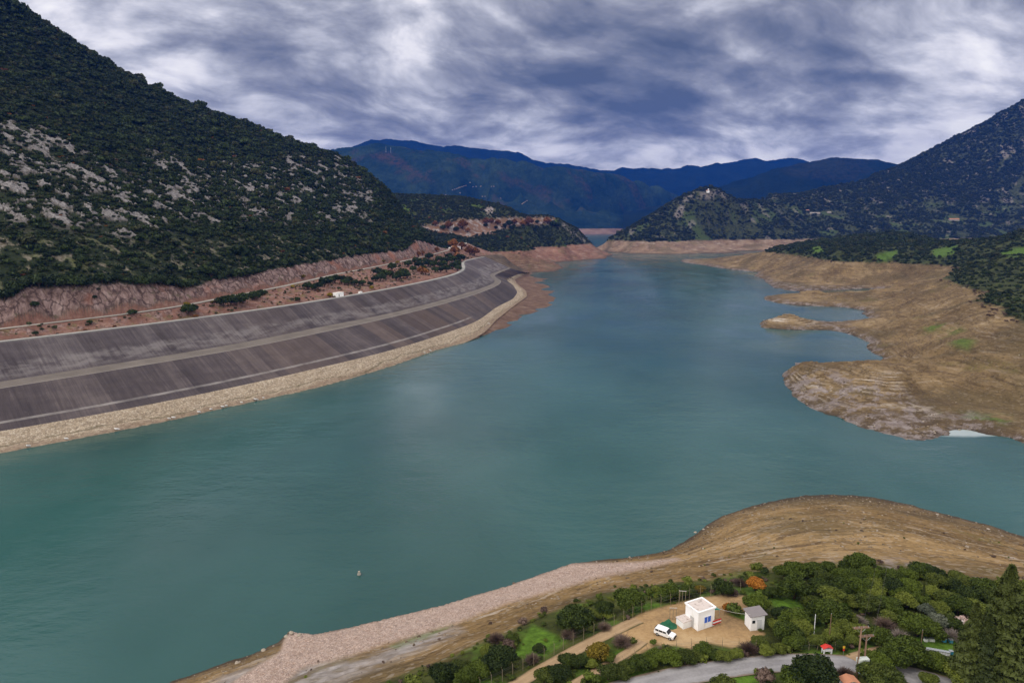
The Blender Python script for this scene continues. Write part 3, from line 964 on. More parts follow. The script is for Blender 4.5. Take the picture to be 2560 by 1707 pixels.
def facing_mat(name, dark, mid, light, line_at=None, low=False):
    m, nt, b = new_mat(name, .92, .15)
    al, dn = nt.attr("along"), nt.attr("down")
    pos = nt.pos()
    # paved in lanes that run down the slope, each a little different
    lane = nt.math('FLOOR', nt.math('DIVIDE', al, 9.0))
    wn = nt.node('ShaderNodeTexWhiteNoise', noise_dimensions='1D')
    nt.set(wn.inputs['W'], lane)
    lane2 = nt.noise(nt.comb(nt.math('MULTIPLY', al, .016), nt.math('MULTIPLY', dn, .15), 3.3), 1.0, 2, .5)
    v = nt.math('ADD', nt.math('MULTIPLY', wn.outputs[0], .30), nt.math('MULTIPLY', lane2, .9))
    # rain streaks down the slope
    skew = nt.math('ADD', al, nt.math('MULTIPLY', dn, 1.5))
    st = nt.noise(nt.comb(nt.math('MULTIPLY', skew, .55), nt.math('MULTIPLY', dn, 1.1), 0.0), 1.0, 5, .65)
    st2 = nt.noise(nt.comb(nt.math('MULTIPLY', skew, 1.9), nt.math('MULTIPLY', dn, 2.2), 7.0), 1.0, 4, .6)
    blot = nt.noise(nt.comb(nt.math('MULTIPLY', al, .06), nt.math('MULTIPLY', dn, 5.0), 1.0), 1.0, 6, .65)
    v = nt.math('ADD', v, nt.math('MULTIPLY', nt.math('SUBTRACT', st, .5), .75))
    v = nt.math('ADD', v, nt.math('MULTIPLY', nt.math('SUBTRACT', st2, .5), .35))
    v = nt.math('ADD', v, nt.math('MULTIPLY', nt.math('SUBTRACT', blot, .5), .55))
    c = nt.ramp(v, [(.28, dark), (.62, mid), (.98, light)])
    warm = nt.noise(nt.comb(nt.math('MULTIPLY', nt.math('FLOOR', nt.math('DIVIDE', al, 27.0)), 1.7), 0.0, 2.0), 1.0, 2)
    c = nt.mix(nt.step(warm, .48, .62, 0, .5 if low else .25), c, nt.mix(.55, c, (.135, .088, .060)))
    if not low:
        band = nt.math('MULTIPLY', nt.step(dn, .50, .60), nt.step(dn, 1.0, .86))
        c = nt.mix(nt.math('MULTIPLY', band, nt.step(nt.math('ADD', blot, nt.math('MULTIPLY', st, .4)), .58, .82, 0, .5)), c, (.22, .20, .195))
        up = nt.step(dn, .05, .0)
        c = nt.mix(nt.math('MULTIPLY', up, .5), c, (.20, .20, .19))
    if line_at is not None:
        dd = nt.math('ABSOLUTE', nt.math('SUBTRACT', dn, line_at))
        ln = nt.math('MULTIPLY', nt.step(dd, .034, .016), nt.step(blot, .3, .65, .15, .7))
        ln = nt.math('MULTIPLY', ln, nt.step(al, AL2 + 12, AL2 - 12))
        c = nt.mix(ln, c, (.29, .27, .255))
    fleck = nt.step(nt.noise(pos, 1.3, 3, .7), .66, .72, 0, .4)
    c = nt.mix(fleck, c, (.30, .28, .27))
    nt.set(b.inputs['Base Color'], c)
    nt.set(b.inputs['Normal'], nt.bump(nt.noise(pos, .8, 4, .6), .25, .3))
    return m


m_up = facing_mat("upper_facing", (.046, .038, .040), (.083, .070, .073), (.175, .153, .150))
m_lo = facing_mat("lower_facing", (.036, .030, .032), (.066, .054, .055), (.13, .108, .103), .80, True)
m_berm, nt, b = new_mat("berm", .95, .1)
al, dn = nt.attr("along"), nt.attr("down")
pos = nt.pos()
c = nt.ramp(nt.math('ADD', nt.math('MULTIPLY', nt.noise(pos, .08, 5, .6), .6), nt.math('MULTIPLY', nt.noise(pos, 1.1, 4), .4)), [(.3, (.098, .085, .076)), (.55, (.150, .130, .115)), (.75, (.215, .190, .168))])
tr = nt.math('ABSOLUTE', nt.math('SUBTRACT', nt.math('ABSOLUTE', nt.math('SUBTRACT', dn, .5)), .24))
c = nt.mix(nt.step(tr, .10, .02, 0, .35), c, (.17, .15, .12))
c = nt.mix(nt.step(dn, .90, .97, 0, .75), c, (.26, .24, .215))
nt.set(b.inputs['Base Color'], c)

m_rip, nt, b = new_mat("rock_toe", .95, .1)
pos = nt.pos()
dn = nt.attr("down")
vor = nt.voronoi(pos, 1.05, 'F1', 'Color')
edge = nt.voronoi(pos, 1.05, 'DISTANCE_TO_EDGE', 'Distance')
vr = nt.sep(vor)[0]
c = nt.ramp(nt.math('ADD', nt.math('MULTIPLY', vr, .7), nt.math('MULTIPLY', nt.noise(pos, .05, 4), .5)), [(.2, (.26, .205, .145)), (.55, (.385, .31, .225)), (.95, (.50, .425, .33))])
c = nt.mix(nt.step(edge, .12, .02, 0, .55), c, (.12, .09, .06))
low = nt.step(nt.math('ADD', dn, nt.math('MULTIPLY', nt.math('SUBTRACT', nt.noise(pos, .06, 4), .5), .5)), .60, .75)
c = nt.mix(nt.math('MULTIPLY', low, .75), c, nt.ramp(nt.noise(pos, .5, 5, .65), [(.3, (.12, .085, .06)), (.5, (.23, .165, .115)), (.7, (.34, .27, .20))]))
pathn = nt.math('ABSOLUTE', nt.math('SUBTRACT', nt.math('ADD', dn, nt.math('MULTIPLY', nt.math('SUBTRACT', nt.noise(pos, .015, 3), .5), 1.2)), .62))
c = nt.mix(nt.step(pathn, .035, .01, 0, .6), c, (.10, .085, .045))
nt.set(b.inputs['Base Color'], c)
nt.set(b.inputs['Normal'], nt.bump(nt.math('ADD', edge, vr), .8, .7))
m_crest, nt, b = new_mat("crest_paving", .9, .15)
pos = nt.pos()
dn = nt.attr("down")
c = nt.ramp(nt.noise(pos, .25, 5, .6), [(.3, (.24, .235, .22)), (.7, (.36, .35, .325))])
c = nt.mix(nt.step(dn, .90, .97, 0, .7), c, (.12, .115, .10))
c = nt.mix(nt.step(dn, .12, .02, 0, .6), c, (.10, .085, .06))
nt.set(b.inputs['Base Color'], c)

dam = empty("dam", tuple(R_crest[150]), 0, "long grey sloped dam with a pale walkway halfway down, along the lake's western shore", "dam")
_t = np.gradient(R_crest, axis=0)
_t /= np.linalg.norm(_t[:, :2], axis=1)[:, None]
R_in = R_crest + np.stack([-_t[:, 1], _t[:, 0], 0 * _t[:, 0]], -1) * 5.0      # inland edge of the crest road
R_in = gsmooth(R_in, 6)
R_in[:, 2] = Z_CREST


def child(o, root):
    o.parent = root
    o.matrix_parent_inverse = root.matrix_basis.inverted()
    return o


for o in (loft("crest_road", R_in, R_crest, 6, m_crest, None, .02), loft("upper_facing", R_crest, R_b1, 40, m_up, None),
          loft("berm", R_b1, R_b0, 8, m_berm, None, .01), loft("lower_facing", R_b0, R_toe, 34, m_lo, None),
          loft("rock_toe", R_toe + [0, 0, .15], R_out, 48, m_rip, None, 0, 1.1, 5)):
    child(o, dam)

B_roadpx = [(0, 823, 46.0), (148, 804, 46.6), (278, 791, 47.4), (459, 765, 49.0), (555, 745, 49.8), (699, 718, 51.0), (844, 685, 52.5), (949, 665, 53.8), (1036, 647, 55.0), (1098, 632, 56.0)]
rp = np.array(B_roadpx)
B_road = P(rp[:, 0], rp[:, 1], rp[:, 2])
dv = B_road[0] - B_road[2]
dv /= np.linalg.norm(dv)
B_road = np.vstack([B_road[0] + dv * 230, B_road[0] + dv * 110, B_road])
dv = B_road[-1] - B_road[-2]
B_road = np.vstack([B_road, B_road[-1] + dv * 1.3 + [0, 0, 1.5], B_road[-1] + dv * 3 + [-40, 0, 2]])
B_cut = [(0, 752, 62), (44, 734, 64), (111, 728, 65), (207, 723, 65.5), (233, 714, 66.5), (333, 715, 65), (444, 721, 62.5), (492, 719, 62.5), (537, 704, 65), (644, 690, 65), (699, 675, 67), (809, 654, 69), (914, 637, 71), (1018, 624, 72), (1039, 604, 78), (1064, 606, 76)]
s = arc(B_road)
ss = np.linspace(0, s[-1], 260)
RW = np.stack([np.interp(ss, s, B_road[:, i]) for i in range(3)], -1)
RW = gsmooth(RW, 3)
tn = np.gradient(RW, axis=0)
tn /= np.linalg.norm(tn[:, :2], axis=1)[:, None]
RN = np.stack([-tn[:, 1], tn[:, 0], 0 * tn[:, 0]], -1)       # towards the mountain
cp = np.array(B_cut, float)[:, :2]
cp = np.vstack([[(-420, 770), (-200, 760)], cp])
cp = dens_line(cp, 5)
cutz = []
for u_, v_ in cp:
    rx_, ry_, _q = ray(u_, v_)
    yy = np.arange(250, 1500, 1.0)
    xx = yy * rx_ / ry_
    dd_ = np.hypot(xx[:, None] - RW[None, :, 0], yy[:, None] - RW[None, :, 1])
    kk = dd_.argmin(1)
    sd = (xx - RW[kk, 0]) * RN[kk, 0] + (yy - RW[kk, 1]) * RN[kk, 1]
    ok = np.where((sd > 13.0) & (dd_.min(1) < 80))[0]
    cutz.append(G(u_, v_, yy[ok[0]] if len(ok) else 1180.0))
cutz = np.array(cutz)
B_rl = [(-160, -110, 900), (-60, -50, 960)]
B_sky = [(-60, -40, 980), (0, 9, 1000), (45, 35, 1010), (138, 95, 1040), (192, 120, 1060), (286, 176, 1090), (371, 225, 1120), (446, 261, 1150), (504, 283, 1180), (594, 314, 1210), (634, 324, 1230),
         (714, 348, 1260), (781, 370, 1290), (848, 388, 1310), (869, 396, 1310), (903, 414, 1305), (926, 436, 1295), (961, 465, 1280), (984, 492, 1265), (999, 520, 1250), (1022, 550, 1225), (1049, 577, 1195), (1075, 603, 1170)]
sk = np.array(B_sky, float)
sky_pts = line_G([(-520, -330, 900), (-300, -190, 940)] + B_sky, None, 2)
B_ctl = [sky_pts]
B_ctl.append(cutz)
B_ctl.append(RW[::5] * 1.0)
B_ctl.append(RW[::5] + RN[::5] * 4.5 + [0, 0, 0.0])
B_ctl.append(RW[::5] - RN[::5] * 4 + [0, 0, -.2])
B_ctl.append(R_in[::8] + [0, 0, -.25])
B_ctl.append(R_in[::8] * 1.0 - np.stack([-_t[:, 1], _t[:, 0], 0 * _t[:, 0]], -1)[::8] * -5 + [0, 0, .8])
B_ctl += [R_crest[::8] + [0, 0, -2.5], R_b1[::8] + [0, 0, -3], R_toe[::8] + [0, 0, -2.5], R_out[::6] - np.stack([0 * R_out[::6, 0], 0 * R_out[::6, 0], np.where(R_out[::6, 2] < -.1, 3.5, .7)], -1)]
spit = [(1326, 682), (1340, 684), (1374, 697), (1360, 710), (1391, 727), (1371, 737), (1391, 745), (1383, 761), (1349, 777), (1307, 791), (1282, 811), (1265, 820), (1238, 826)]
B_ctl.append(line_z(spit, 0, 2))
B_ctl.append(P(np.array([1320, 1335, 1345, 1330, 1300]), np.array([694, 708, 735, 755, 775]), np.array([3.5, 4.5, 4.0, 4.2, 4.2])))
B_ctl.append(P(np.array([1345, 1385, 1385, 1410, 1392, 1410, 1400, 1360, 1315, 1290, 1260, 1220, 1100, 1000, 800, 600, 400, 200, 0, -200, -500]),
               np.array([680, 692, 712, 725, 736, 748, 768, 788, 802, 822, 840, 855, 900, 935, 1000, 1050, 1090, 1130, 1170, 1210, 1280]), -6.0))
# straight mountain flank with a hollow
mid = []
for (u, v0, D) in B_sky[2::2]:
    j = np.argmin(abs(cutz[:, 0] / cutz[:, 1] - ray(u, v0)[0] / ray(u, v0)[1]))
    a = cutz[j]
    top = G(u, v0, D)
    for k in (.33, .66):
        q = a + (top - a) * k
        mid.append(q + [0, 0, -5 if u < 900 else 0])
for k in (1.05, 1.15, 1.35):
    q = G(sk[:, 0], sk[:, 1], sk[:, 2] * k)
    q[:, 2] = {1.05: .93, 1.15: .75, 1.35: .3}[k] * G(sk[:, 0], sk[:, 1], sk[:, 2])[:, 2]
    q[:, 2] = np.maximum(q[:, 2], 30)
    B_ctl.append(q[::2])
B_ctl.append(np.array(mid))
B_ctl.append(P(np.array([1105, 1140, 1180, 1215, 1190, 1150]), np.array([628, 634, 640, 640, 630, 622]), np.array([54, 48, 43, 40, 42, 50.])))
B_ctl.append(G(np.array([1100, 1160, 1230, 1260]), np.array([612, 622, 632, 640]), np.array([1420, 1420, 1400, 1400.])))
rB = RBF(B_ctl, 5e-5)
gB = (-1.02, .10, 1000, 285, 1520, 620)
X, Y = fan_grid(*gB)
Z0 = rB(X, Y)
# flat bench under the road, steep quarried face behind it
nd = np.full(X.shape, 1e9)
rz_ = np.zeros(X.shape)
side = np.zeros(X.shape)
for k in range(0, len(RW), 1):
    ddx, ddy = X - RW[k, 0], Y - RW[k, 1]
    d2 = ddx * ddx + ddy * ddy
    m_ = d2 < nd
    nd = np.where(m_, d2, nd)
    rz_ = np.where(m_, RW[k, 2], rz_)
    side = np.where(m_, ddx * RN[k, 0] + ddy * RN[k, 1], side)
nd = np.sqrt(nd)
U, V = to_px(X, Y, Z0)
n0 = fbm(X / 14, Y / 14, 40, 3)
cutband = sstep(side, 4.5, 6) * (1 - sstep(side + 2.5 * n0, 13.5, 16.5)) * (nd < 60)
n = fbm(X / 60, Y / 60, 41, 6, .55)
rock_amp = sstep(side, 5.5, 8) * (1 - sstep(side, 12, 17)) * (nd < 45)
Z = Z0 + sstep(side, 15, 50) * (n * 3.5 + 9 * sstep(Z0, 90, 220) * fbm(X / 200, Y / 200, 42, 4))
Z += rock_amp * (3.0 * ridged(X / 16, Y / 16, 43, 5, .6) - .6) + sstep(side, 5, 8) * (1 - sstep(side, 14, 24)) * 1.2 * fbm(X / 5, Y / 5, 44, 4, .6) * (nd < 45)
Z += (1 - sstep(side, -6, -4)) * (nd < 60) * 1.9 * fbm(X / 11, Y / 11, 45, 6, .6) * sstep(Z0, 42.3, 44)
k = 1 - sstep(nd, 3.0, 5.5)
Z = Z * (1 - k) + (rz_ - .15) * k
# nothing may stand through the paved slope
inl = np.zeros(X.shape)
spn = sstep(Z0, -.5, 1.5) * (side < -8)
Z += .5 * fbm(X / 11, Y / 11, 46, 4) * spn * (Z0 < 6)
# outcrops of limestone stand out of the slope
U, V = to_px(X, Y, Z)
hgt = (Z - 65)
dirn = fbm(X / 20 + .3 * Z / 20, Y / 20 - .2 * Z / 20, 47, 6, .68)
zone = poly_mask(U, V, [(-200, 300), (0, 292), (90, 300), (200, 380), (330, 400), (420, 355), (470, 400), (640, 390), (720, 395), (850, 390), (910, 430), (960, 500), (920, 560), (760, 560), (560, 540), (440, 560), (330, 600), (150, 560), (0, 560), (-200, 560)], 25)
strong = np.zeros(X.shape)
for pl in ([(0, 312), (35, 300), (85, 310), (70, 325), (110, 345), (140, 395), (170, 410), (150, 420), (100, 385), (40, 360), (0, 345)], [(105, 330), (150, 332), (180, 372), (150, 365), (118, 355)], [(410, 360), (440, 370), (480, 415), (475, 450), (455, 485), (425, 470), (405, 420), (425, 395)],
           [(100, 490), (130, 485), (165, 520), (170, 560), (140, 550), (110, 520)], [(360, 470), (385, 480), (410, 520), (400, 530), (370, 510)], [(715, 390), (740, 400), (760, 440), (790, 470), (770, 485), (735, 460), (715, 430)], [(735, 395), (770, 395), (770, 425), (745, 420)],
           [(820, 420), (850, 430), (880, 470), (860, 480), (830, 450)], [(835, 385), (855, 390), (852, 420), (838, 415)], [(880, 480), (900, 520), (890, 560), (865, 520)], [(220, 500), (260, 560), (245, 565), (215, 530)],
           [(180, 430), (240, 440), (240, 470), (190, 460)], [(260, 520), (290, 540), (280, 560), (255, 545)], [(565, 490), (605, 510), (600, 520), (570, 510)], [(410, 475), (450, 480), (445, 510), (420, 505)], [(530, 545), (560, 560), (555, 570), (530, 560)]):
    strong = np.maximum(strong, poly_mask(U, V, pl, 8))
outc = np.clip(zone * sstep(dirn + .10 * sstep(U, 520, 640), .02, .22) + strong * sstep(dirn, -.26, .02), 0, 1) * sstep(side, 25, 40)
Z += outc * (1.2 + 2.2 * ridged(X / 9, Y / 9, 48, 4, .6))
lowz = poly_mask(U, V, [(-200, 580), (150, 590), (400, 610), (600, 600), (800, 560), (960, 540), (1030, 600), (900, 640), (640, 690), (480, 720), (200, 720), (-200, 760)], 25) * sstep(side, 14, 20)
openB = lowz * sstep(fbm(X / 15, Y / 10, 49, 6, .65), .10, .30)
meadB = openB * sstep(fbm(X / 30, Y / 30, 50, 4), .0, .3) * .55
soilB = np.maximum(openB * .75 * (1 - meadB), (side < 5) * (nd < 80) * sstep(Z0, 40.5, 42.5) * .95)
soilB = np.maximum(soilB, (Z0 < 7) * (side < -10) * .35)
strip = (side < -3.5) * (nd < 70) * sstep(Z0, 41, 42.5)
meadB = np.maximum(meadB, strip * .45 * sstep(fbm(X / 9, Y / 9, 51, 4), .15, .4))
rockcutB = np.maximum(cutband, strip * .8 * sstep(fbm(X / 10, Y / 10, 52, 5, .6), .05, .25))
vegB = sstep(side + 2.5 * n0, 13, 16) * (1 - outc)
m_mtn, nt, b = new_mat("mountain_ground", .95, .1)
pos = nt.pos()
mid_ = nt.noise(pos, .09, 5, .6)
sml = nt.noise(pos, .5, 6, .65)
base = nt.ramp(mid_, [(.3, (.055, .042, .030)), (.55, (.10, .075, .052)), (.75, (.16, .125, .09))])
red = nt.ramp(nt.math('ADD', nt.math('MULTIPLY', mid_, .5), nt.math('MULTIPLY', sml, .5)), [(.32, (.13, .062, .044)), (.5, (.205, .108, .082)), (.66, (.30, .19, .15))])
base = nt.mix(nt.attr("soil"), base, red)
base = nt.mix(nt.attr("veg"), base, nt.mix(nt.step(sml, .35, .65), (.012, .020, .008), (.032, .040, .018)))
base = nt.mix(nt.attr("open"), base, nt.ramp(sml, [(.3, (.075, .065, .042)), (.5, (.15, .13, .095)), (.7, (.27, .245, .21))]))
base = nt.mix(nt.attr("meadow"), base, nt.mix(nt.step(sml, .35, .65), (.055, .075, .020), (.13, .145, .045)))
cr = nt.noise(nt.scaled(pos, (1, 1, .45)), .22, 8, .72, .6)
crk = nt.voronoi(nt.vmath('ADD', nt.scaled(pos, (1, 1, .5)), nt.vmath('MULTIPLY', nt.noise(pos, .3, 3, out='Color'), (4, 4, 4))), .16, 'DISTANCE_TO_EDGE', 'Distance')
face = nt.ramp(cr, [(.32, (.045, .030, .027)), (.43, (.15, .098, .086)), (.53, (.25, .172, .155)), (.66, (.38, .285, .26))])
face = nt.mix(nt.step(crk, .10, .01, 0, .75), face, (.05, .032, .028))
face = nt.mix(nt.step(nt.noise(pos, .035, 4, .55), .52, .66, 0, .7), face, (.27, .115, .075))
face = nt.mix(nt.step(nt.noise(pos, .12, 5, .6), .60, .68, 0, .6), face, (.085, .085, .035))
base = nt.mix(nt.attr("cut"), base, face)
lime = nt.ramp(nt.noise(nt.scaled(pos, (1, 1, .25)), .55, 6, .7, .3), [(.32, (.045, .042, .040)), (.46, (.16, .148, .145)), (.60, (.28, .265, .26)), (.75, (.40, .38, .375))])
base = nt.mix(nt.attr("rock"), base, lime)
nt.set(b.inputs['Base Color'], base)
hh = nt.math('ADD', cr, nt.math('MULTIPLY', sml, .6))
nt.set(b.inputs['Normal'], nt.bump(hh, .9, 1.6))
attB = dict(veg=vegB, rock=outc, open=openB * (1 - meadB), soil=soilB, meadow=meadB, cut=rockcutB)
surfB = Surf(*gB, Z)
mountain = patch("mountain", X, Y, Z, m_mtn, attB, (Z > -4))
vegmapB = np.clip(sstep(side + 2.5 * n0, 13.5, 16) * (1 - .84 * outc) * (1 - .85 * openB), 0, 1)


def ribbon(name, line, half, mat, z_off=.05, n=7, surf=None):
    t = np.gradient(line, axis=0)
    t /= np.linalg.norm(t[:, :2], axis=1)[:, None]
    nn = np.stack([-t[:, 1], t[:, 0], 0 * t[:, 0]], -1)
    ks = np.linspace(-1, 1, n)
    hw = np.asarray(half) * np.ones(len(line))
    pts = line[:, None, :] + nn[:, None, :] * (ks[None, :, None] * hw[:, None, None])
    if surf is not None:
        pts[..., 2] = surf(pts[..., 0], pts[..., 1])
    pts[..., 2] += z_off
    dn = np.repeat(ks[None, :], len(line), 0)
    me = raw_mesh(name, pts.reshape(-1, 3), grid_faces(len(line), n)[:, ::-1].copy(), mat, True, dict(across=dn, along=np.repeat(arc(line)[:, None], n, 1)))
    o = obj(name, me)
    o["kind"] = "structure"
    return o


def road_mat(name, lo, hi, edge, rut=.3):
    m, nt, b = new_mat(name, .92, .15)
    pos = nt.pos()
    ac = nt.math('ABSOLUTE', nt.attr("across"))
    c = nt.ramp(nt.math('ADD', nt.math('MULTIPLY', nt.noise(pos, .22, 5, .6), .6), nt.math('MULTIPLY', nt.noise(pos, 2.5, 4, .6), .4)), [(.35, lo), (.65, hi)])
    tr = nt.math('ABSOLUTE', nt.math('SUBTRACT', ac, .45))
    c = nt.mix(nt.step(tr, .22, .02, 0, rut), c, tuple(min(1, k * 1.35) for k in hi))
    c = nt.mix(nt.step(nt.math('ADD', ac, nt.math('MULTIPLY', nt.noise(pos, .6, 4), .4)), .95, 1.2), c, edge)
    nt.set(b.inputs['Base Color'], c)
    nt.set(b.inputs['Normal'], nt.bump(nt.noise(pos, 3.0, 4), .3, .1))
    return m


m_road_b = road_mat("pale_road", (.27, .25, .22), (.37, .345, .30), (.16, .12, .085))
ribbon("road", RW, 3.1, m_road_b, .22)
# ================================================================== A: the shore in front, with the yard and the road
A_shore = [(100, 1850), (300, 1760), (424, 1706), (519, 1671), (584, 1647), (647, 1628), (690, 1607), (712, 1588), (727, 1580), (755, 1587), (781, 1588), (846, 1577), (936, 1555), (1099, 1517), (1103, 1515), (1266, 1467),
           (1350, 1438), (1429, 1410), (1504, 1399), (1600, 1389), (1674, 1374), (1700, 1358), (1725, 1343), (1765, 1313), (1810, 1288), (1883, 1264), (1978, 1242), (2066, 1234), (2175, 1242), (2267, 1260), (2358, 1282), (2468, 1310), (2560, 1341),
           (2720, 1400), (2900, 1470), (3200, 1590)]
A_veg = [(850, 1760), (1000, 1715), (1062, 1697), (1198, 1622), (1290, 1582), (1382, 1544), (1538, 1483), (1657, 1459), (1791, 1452), (1897, 1430), (1992, 1418), (2102, 1414), (2248, 1432), (2358, 1440), (2431, 1455), (2560, 1476), (2700, 1510), (2900, 1560)]
A_ctl = [line_z(A_shore, 0, 2), line_z(A_veg, 36.0, 2),
         P(np.array([1300, 1400, 1480, 1560, 1640]), np.array([1705, 1655, 1615, 1570, 1535]), np.array([39, 39, 39.2, 39.6, 39.8])),
         P(np.array([1600, 1680, 1740, 1800, 1860, 1900, 1700, 1780, 1850, 1620, 1740]), np.array([1560, 1530, 1510, 1500, 1500, 1560, 1600, 1590, 1590, 1600, 1560]), 40.0),
         P(np.array([1600, 1690, 1790, 1890, 2000, 2110, 2190, 2270, 2350]), np.array([1712, 1690, 1672, 1658, 1652, 1654, 1664, 1684, 1710]), np.array([41.2, 41.3, 41.4, 41.5, 41.6, 41.7, 41.8, 41.9, 42.])),
         P(np.array([2000, 2100, 2250, 2400, 2560, 2700]), np.array([1540, 1520, 1520, 1530, 1540, 1560]), np.array([39.5, 39, 39.3, 39.6, 39.5, 39.])),
         P(np.array([2080, 2250, 2340, 2400, 2560, 2700]), np.array([1600, 1600, 1600, 1620, 1620, 1640]), np.array([40.6, 40.8, 41., 41.2, 41., 41.])),
         P(np.array([2560, 2700, 2000, 1700, 1400, 1200]), np.array([1707, 1720, 1760, 1770, 1760, 1760]), np.array([42.2, 42.2, 42.3, 42, 41, 40.])),
         np.array([[-90, 55, 38.], [-60, 45, 40], [-30, 45, 42], [0, 45, 43.], [40, 45, 43.5], [80, 50, 43.5], [140, 70, 43.], [190, 130, 39.]]),
         np.array([[-140, 105, 0.], [-120, 60, 20.], [-160, 60, 8]]),
         # long gentle back of the point
         P(np.array([1900, 2000, 2100, 2200, 2300, 2400, 2500]), np.array([1330, 1310, 1300, 1310, 1330, 1360, 1390]), np.array([17., 17.5, 18, 18, 18, 18.5, 19])),
         P(np.array([1640, 1760, 1850]), np.array([1425, 1385, 1350]), np.array([20., 17., 16.])),
         P(np.array([1200, 1350, 1500]), np.array([1555, 1500, 1447]), np.array([19., 19., 20.]))]
so = np.array(A_shore, float)
A_ctl.append(P(so[:, 0] - np.where(so[:, 0] < 1700, 14, 0), so[:, 1] - 22, -3.0))
A_ctl.append(P(so[::2, 0] - np.where(so[::2, 0] < 1700, 60, 0), so[::2, 1] - 90, -9.0))
rA = RBF(A_ctl, 1e-4)
gA = (-1.30, 1.65, 1200, 52, 320, 760)
X, Y = fan_grid(*gA)
Z0 = rA(X, Y)
n = fbm(X / 30, Y / 30, 61, 5, .55)
Z = Z0 + n * np.clip(.25 + .03 * Z0, .2, .8) * (1 - sstep(Z0, 34, 38)) + .18 * fbm(X / 5, Y / 5, 62, 4, .6) * (1 - .8 * sstep(Z0, 37, 39))
Z += .14 * np.sin(2 * np.pi * (Z + .7 * n) / 1.5) * sstep(Z, .5, 2) * (1 - sstep(Z, 26, 34))
U, V = to_px(X, Y, Z)
rip_poly = [(1429, 1410), (1350, 1438), (1266, 1467), (1103, 1515), (936, 1555), (846, 1577), (781, 1588), (727, 1580), (712, 1600), (700, 1632), (640, 1668), (560, 1720), (700, 1720), (757, 1672), (876, 1640), (960, 1610), (1028, 1592), (1130, 1561), (1266, 1509), (1402, 1471), (1487, 1446), (1606, 1422), (1700, 1399), (1690, 1396), (1600, 1406), (1530, 1408)]
ripA = poly_mask(U, V, rip_poly, 7)
Z += ripA * .55 * fbm(X / 1.3, Y / 1.3, 63, 3, .7) + ripA * .4
pal = poly_mask(U, V, [(400, 1760), (560, 1690), (700, 1640), (900, 1650), (1000, 1612), (1130, 1566), (1160, 1575), (1010, 1640), (860, 1700), (700, 1760)], 16) * (1 - ripA)
spot = poly_mask(U, V, [(712, 1600), (727, 1576), (760, 1580), (790, 1590), (720, 1612)], 4)
yard = poly_mask(U, V, [(1500, 1588), (1606, 1530), (1691, 1508), (1755, 1494), (1804, 1486), (1866, 1490), (1868, 1524), (1812, 1533), (1872, 1556), (1912, 1584), (1880, 1604), (1830, 1618), (1766, 1604), (1723, 1621), (1690, 1612), (1640, 1612), (1596, 1634), (1548, 1652), (1590, 1610), (1560, 1592)], 5)
Z = Z * (1 - .8 * yard) + Z0 * .8 * yard
vegA = sstep(Z + 1.4 * n, 33.5, 36.0) * (1 - yard)
greens = np.zeros_like(Z)
for pl in ([(2320, 1585), (2390, 1588), (2470, 1600), (2420, 1640), (2330, 1632), (2260, 1600)], [(1915, 1490), (1990, 1495), (2010, 1520), (1940, 1520)], [(2285, 1470), (2315, 1475), (2310, 1515), (2285, 1510)],
           [(1800, 1690), (1860, 1678), (1910, 1690), (1900, 1720), (1800, 1720)], [(1970, 1634), (2060, 1626), (2100, 1630), (2080, 1642), (1980, 1638)], [(1600, 1650), (1640, 1690), (1560, 1705), (1520, 1700)], [(1500, 1640), (1570, 1615), (1582, 1625), (1520, 1680)],
           [(2100, 1600), (2190, 1610), (2240, 1630), (2180, 1625)], [(1330, 1560), (1420, 1600), (1350, 1650), (1280, 1640)], [(1800, 1532), (1872, 1536), (1872, 1556), (1830, 1545)], [(1560, 1515), (1640, 1505), (1660, 1515), (1580, 1540)], [(1150, 1680), (1230, 1690), (1230, 1720), (1120, 1720)],
           [(2040, 1490), (2140, 1510), (2110, 1530), (2040, 1515)]):
    greens = np.maximum(greens, poly_mask(U, V, pl, 8))
lowgreen = poly_mask(U, V, [(975, 1615), (1040, 1590), (1130, 1562), (1090, 1585), (1000, 1625)], 7) * .7
mead = np.clip(np.maximum(greens * .95, vegA * .5 * sstep(fbm(X / 7, Y / 7, 64, 4), .0, .35)), 0, 1) * (1 - yard)
mead = np.maximum(mead, lowgreen)
m_front = m_shore
nt2 = NT(m_front.node_tree)
bs = m_front.node_tree.nodes['Principled BSDF']
prev = bs.inputs['Base Color'].links[0].from_socket
pos = nt2.pos()
vor = nt2.voronoi(pos, 3.2, 'F1', 'Color')
edg = nt2.voronoi(pos, 3.2, 'DISTANCE_TO_EDGE', 'Distance')
vr = nt2.sep(vor)[0]
rc = nt2.ramp(nt2.math('ADD', nt2.math('MULTIPLY', vr, .75), nt2.math('MULTIPLY', nt2.noise(pos, .09, 4), .4)), [(.2, (.43, .305, .245)), (.55, (.58, .435, .36)), (.95, (.68, .54, .465))])
rc = nt2.mix(nt2.step(edg, .10, .02, 0, .35), rc, (.11, .08, .06))
c = nt2.mix(nt2.attr("riprap"), prev, rc)
pc = nt2.ramp(nt2.noise(pos, .25, 6, .65), [(.32, (.19, .165, .15)), (.5, (.31, .28, .265)), (.68, (.42, .385, .37))])
c = nt2.mix(nt2.math('MULTIPLY', nt2.attr("pale"), nt2.step(nt2.noise(pos, .12, 5), .38, .55, .25, .9)), c, pc)
yc = nt2.ramp(nt2.math('ADD', nt2.math('MULTIPLY', nt2.noise(pos, .14, 4), .6), nt2.math('MULTIPLY', nt2.noise(pos, 1.2, 5, .65), .4)), [(.34, (.22, .145, .078)), (.5, (.36, .235, .115)), (.64, (.44, .31, .17))])
c = nt2.mix(nt2.attr("yard"), c, yc)
nt2.l.new(c, bs.inputs['Base Color'])
pb = bs.inputs['Normal'].links[0].from_socket
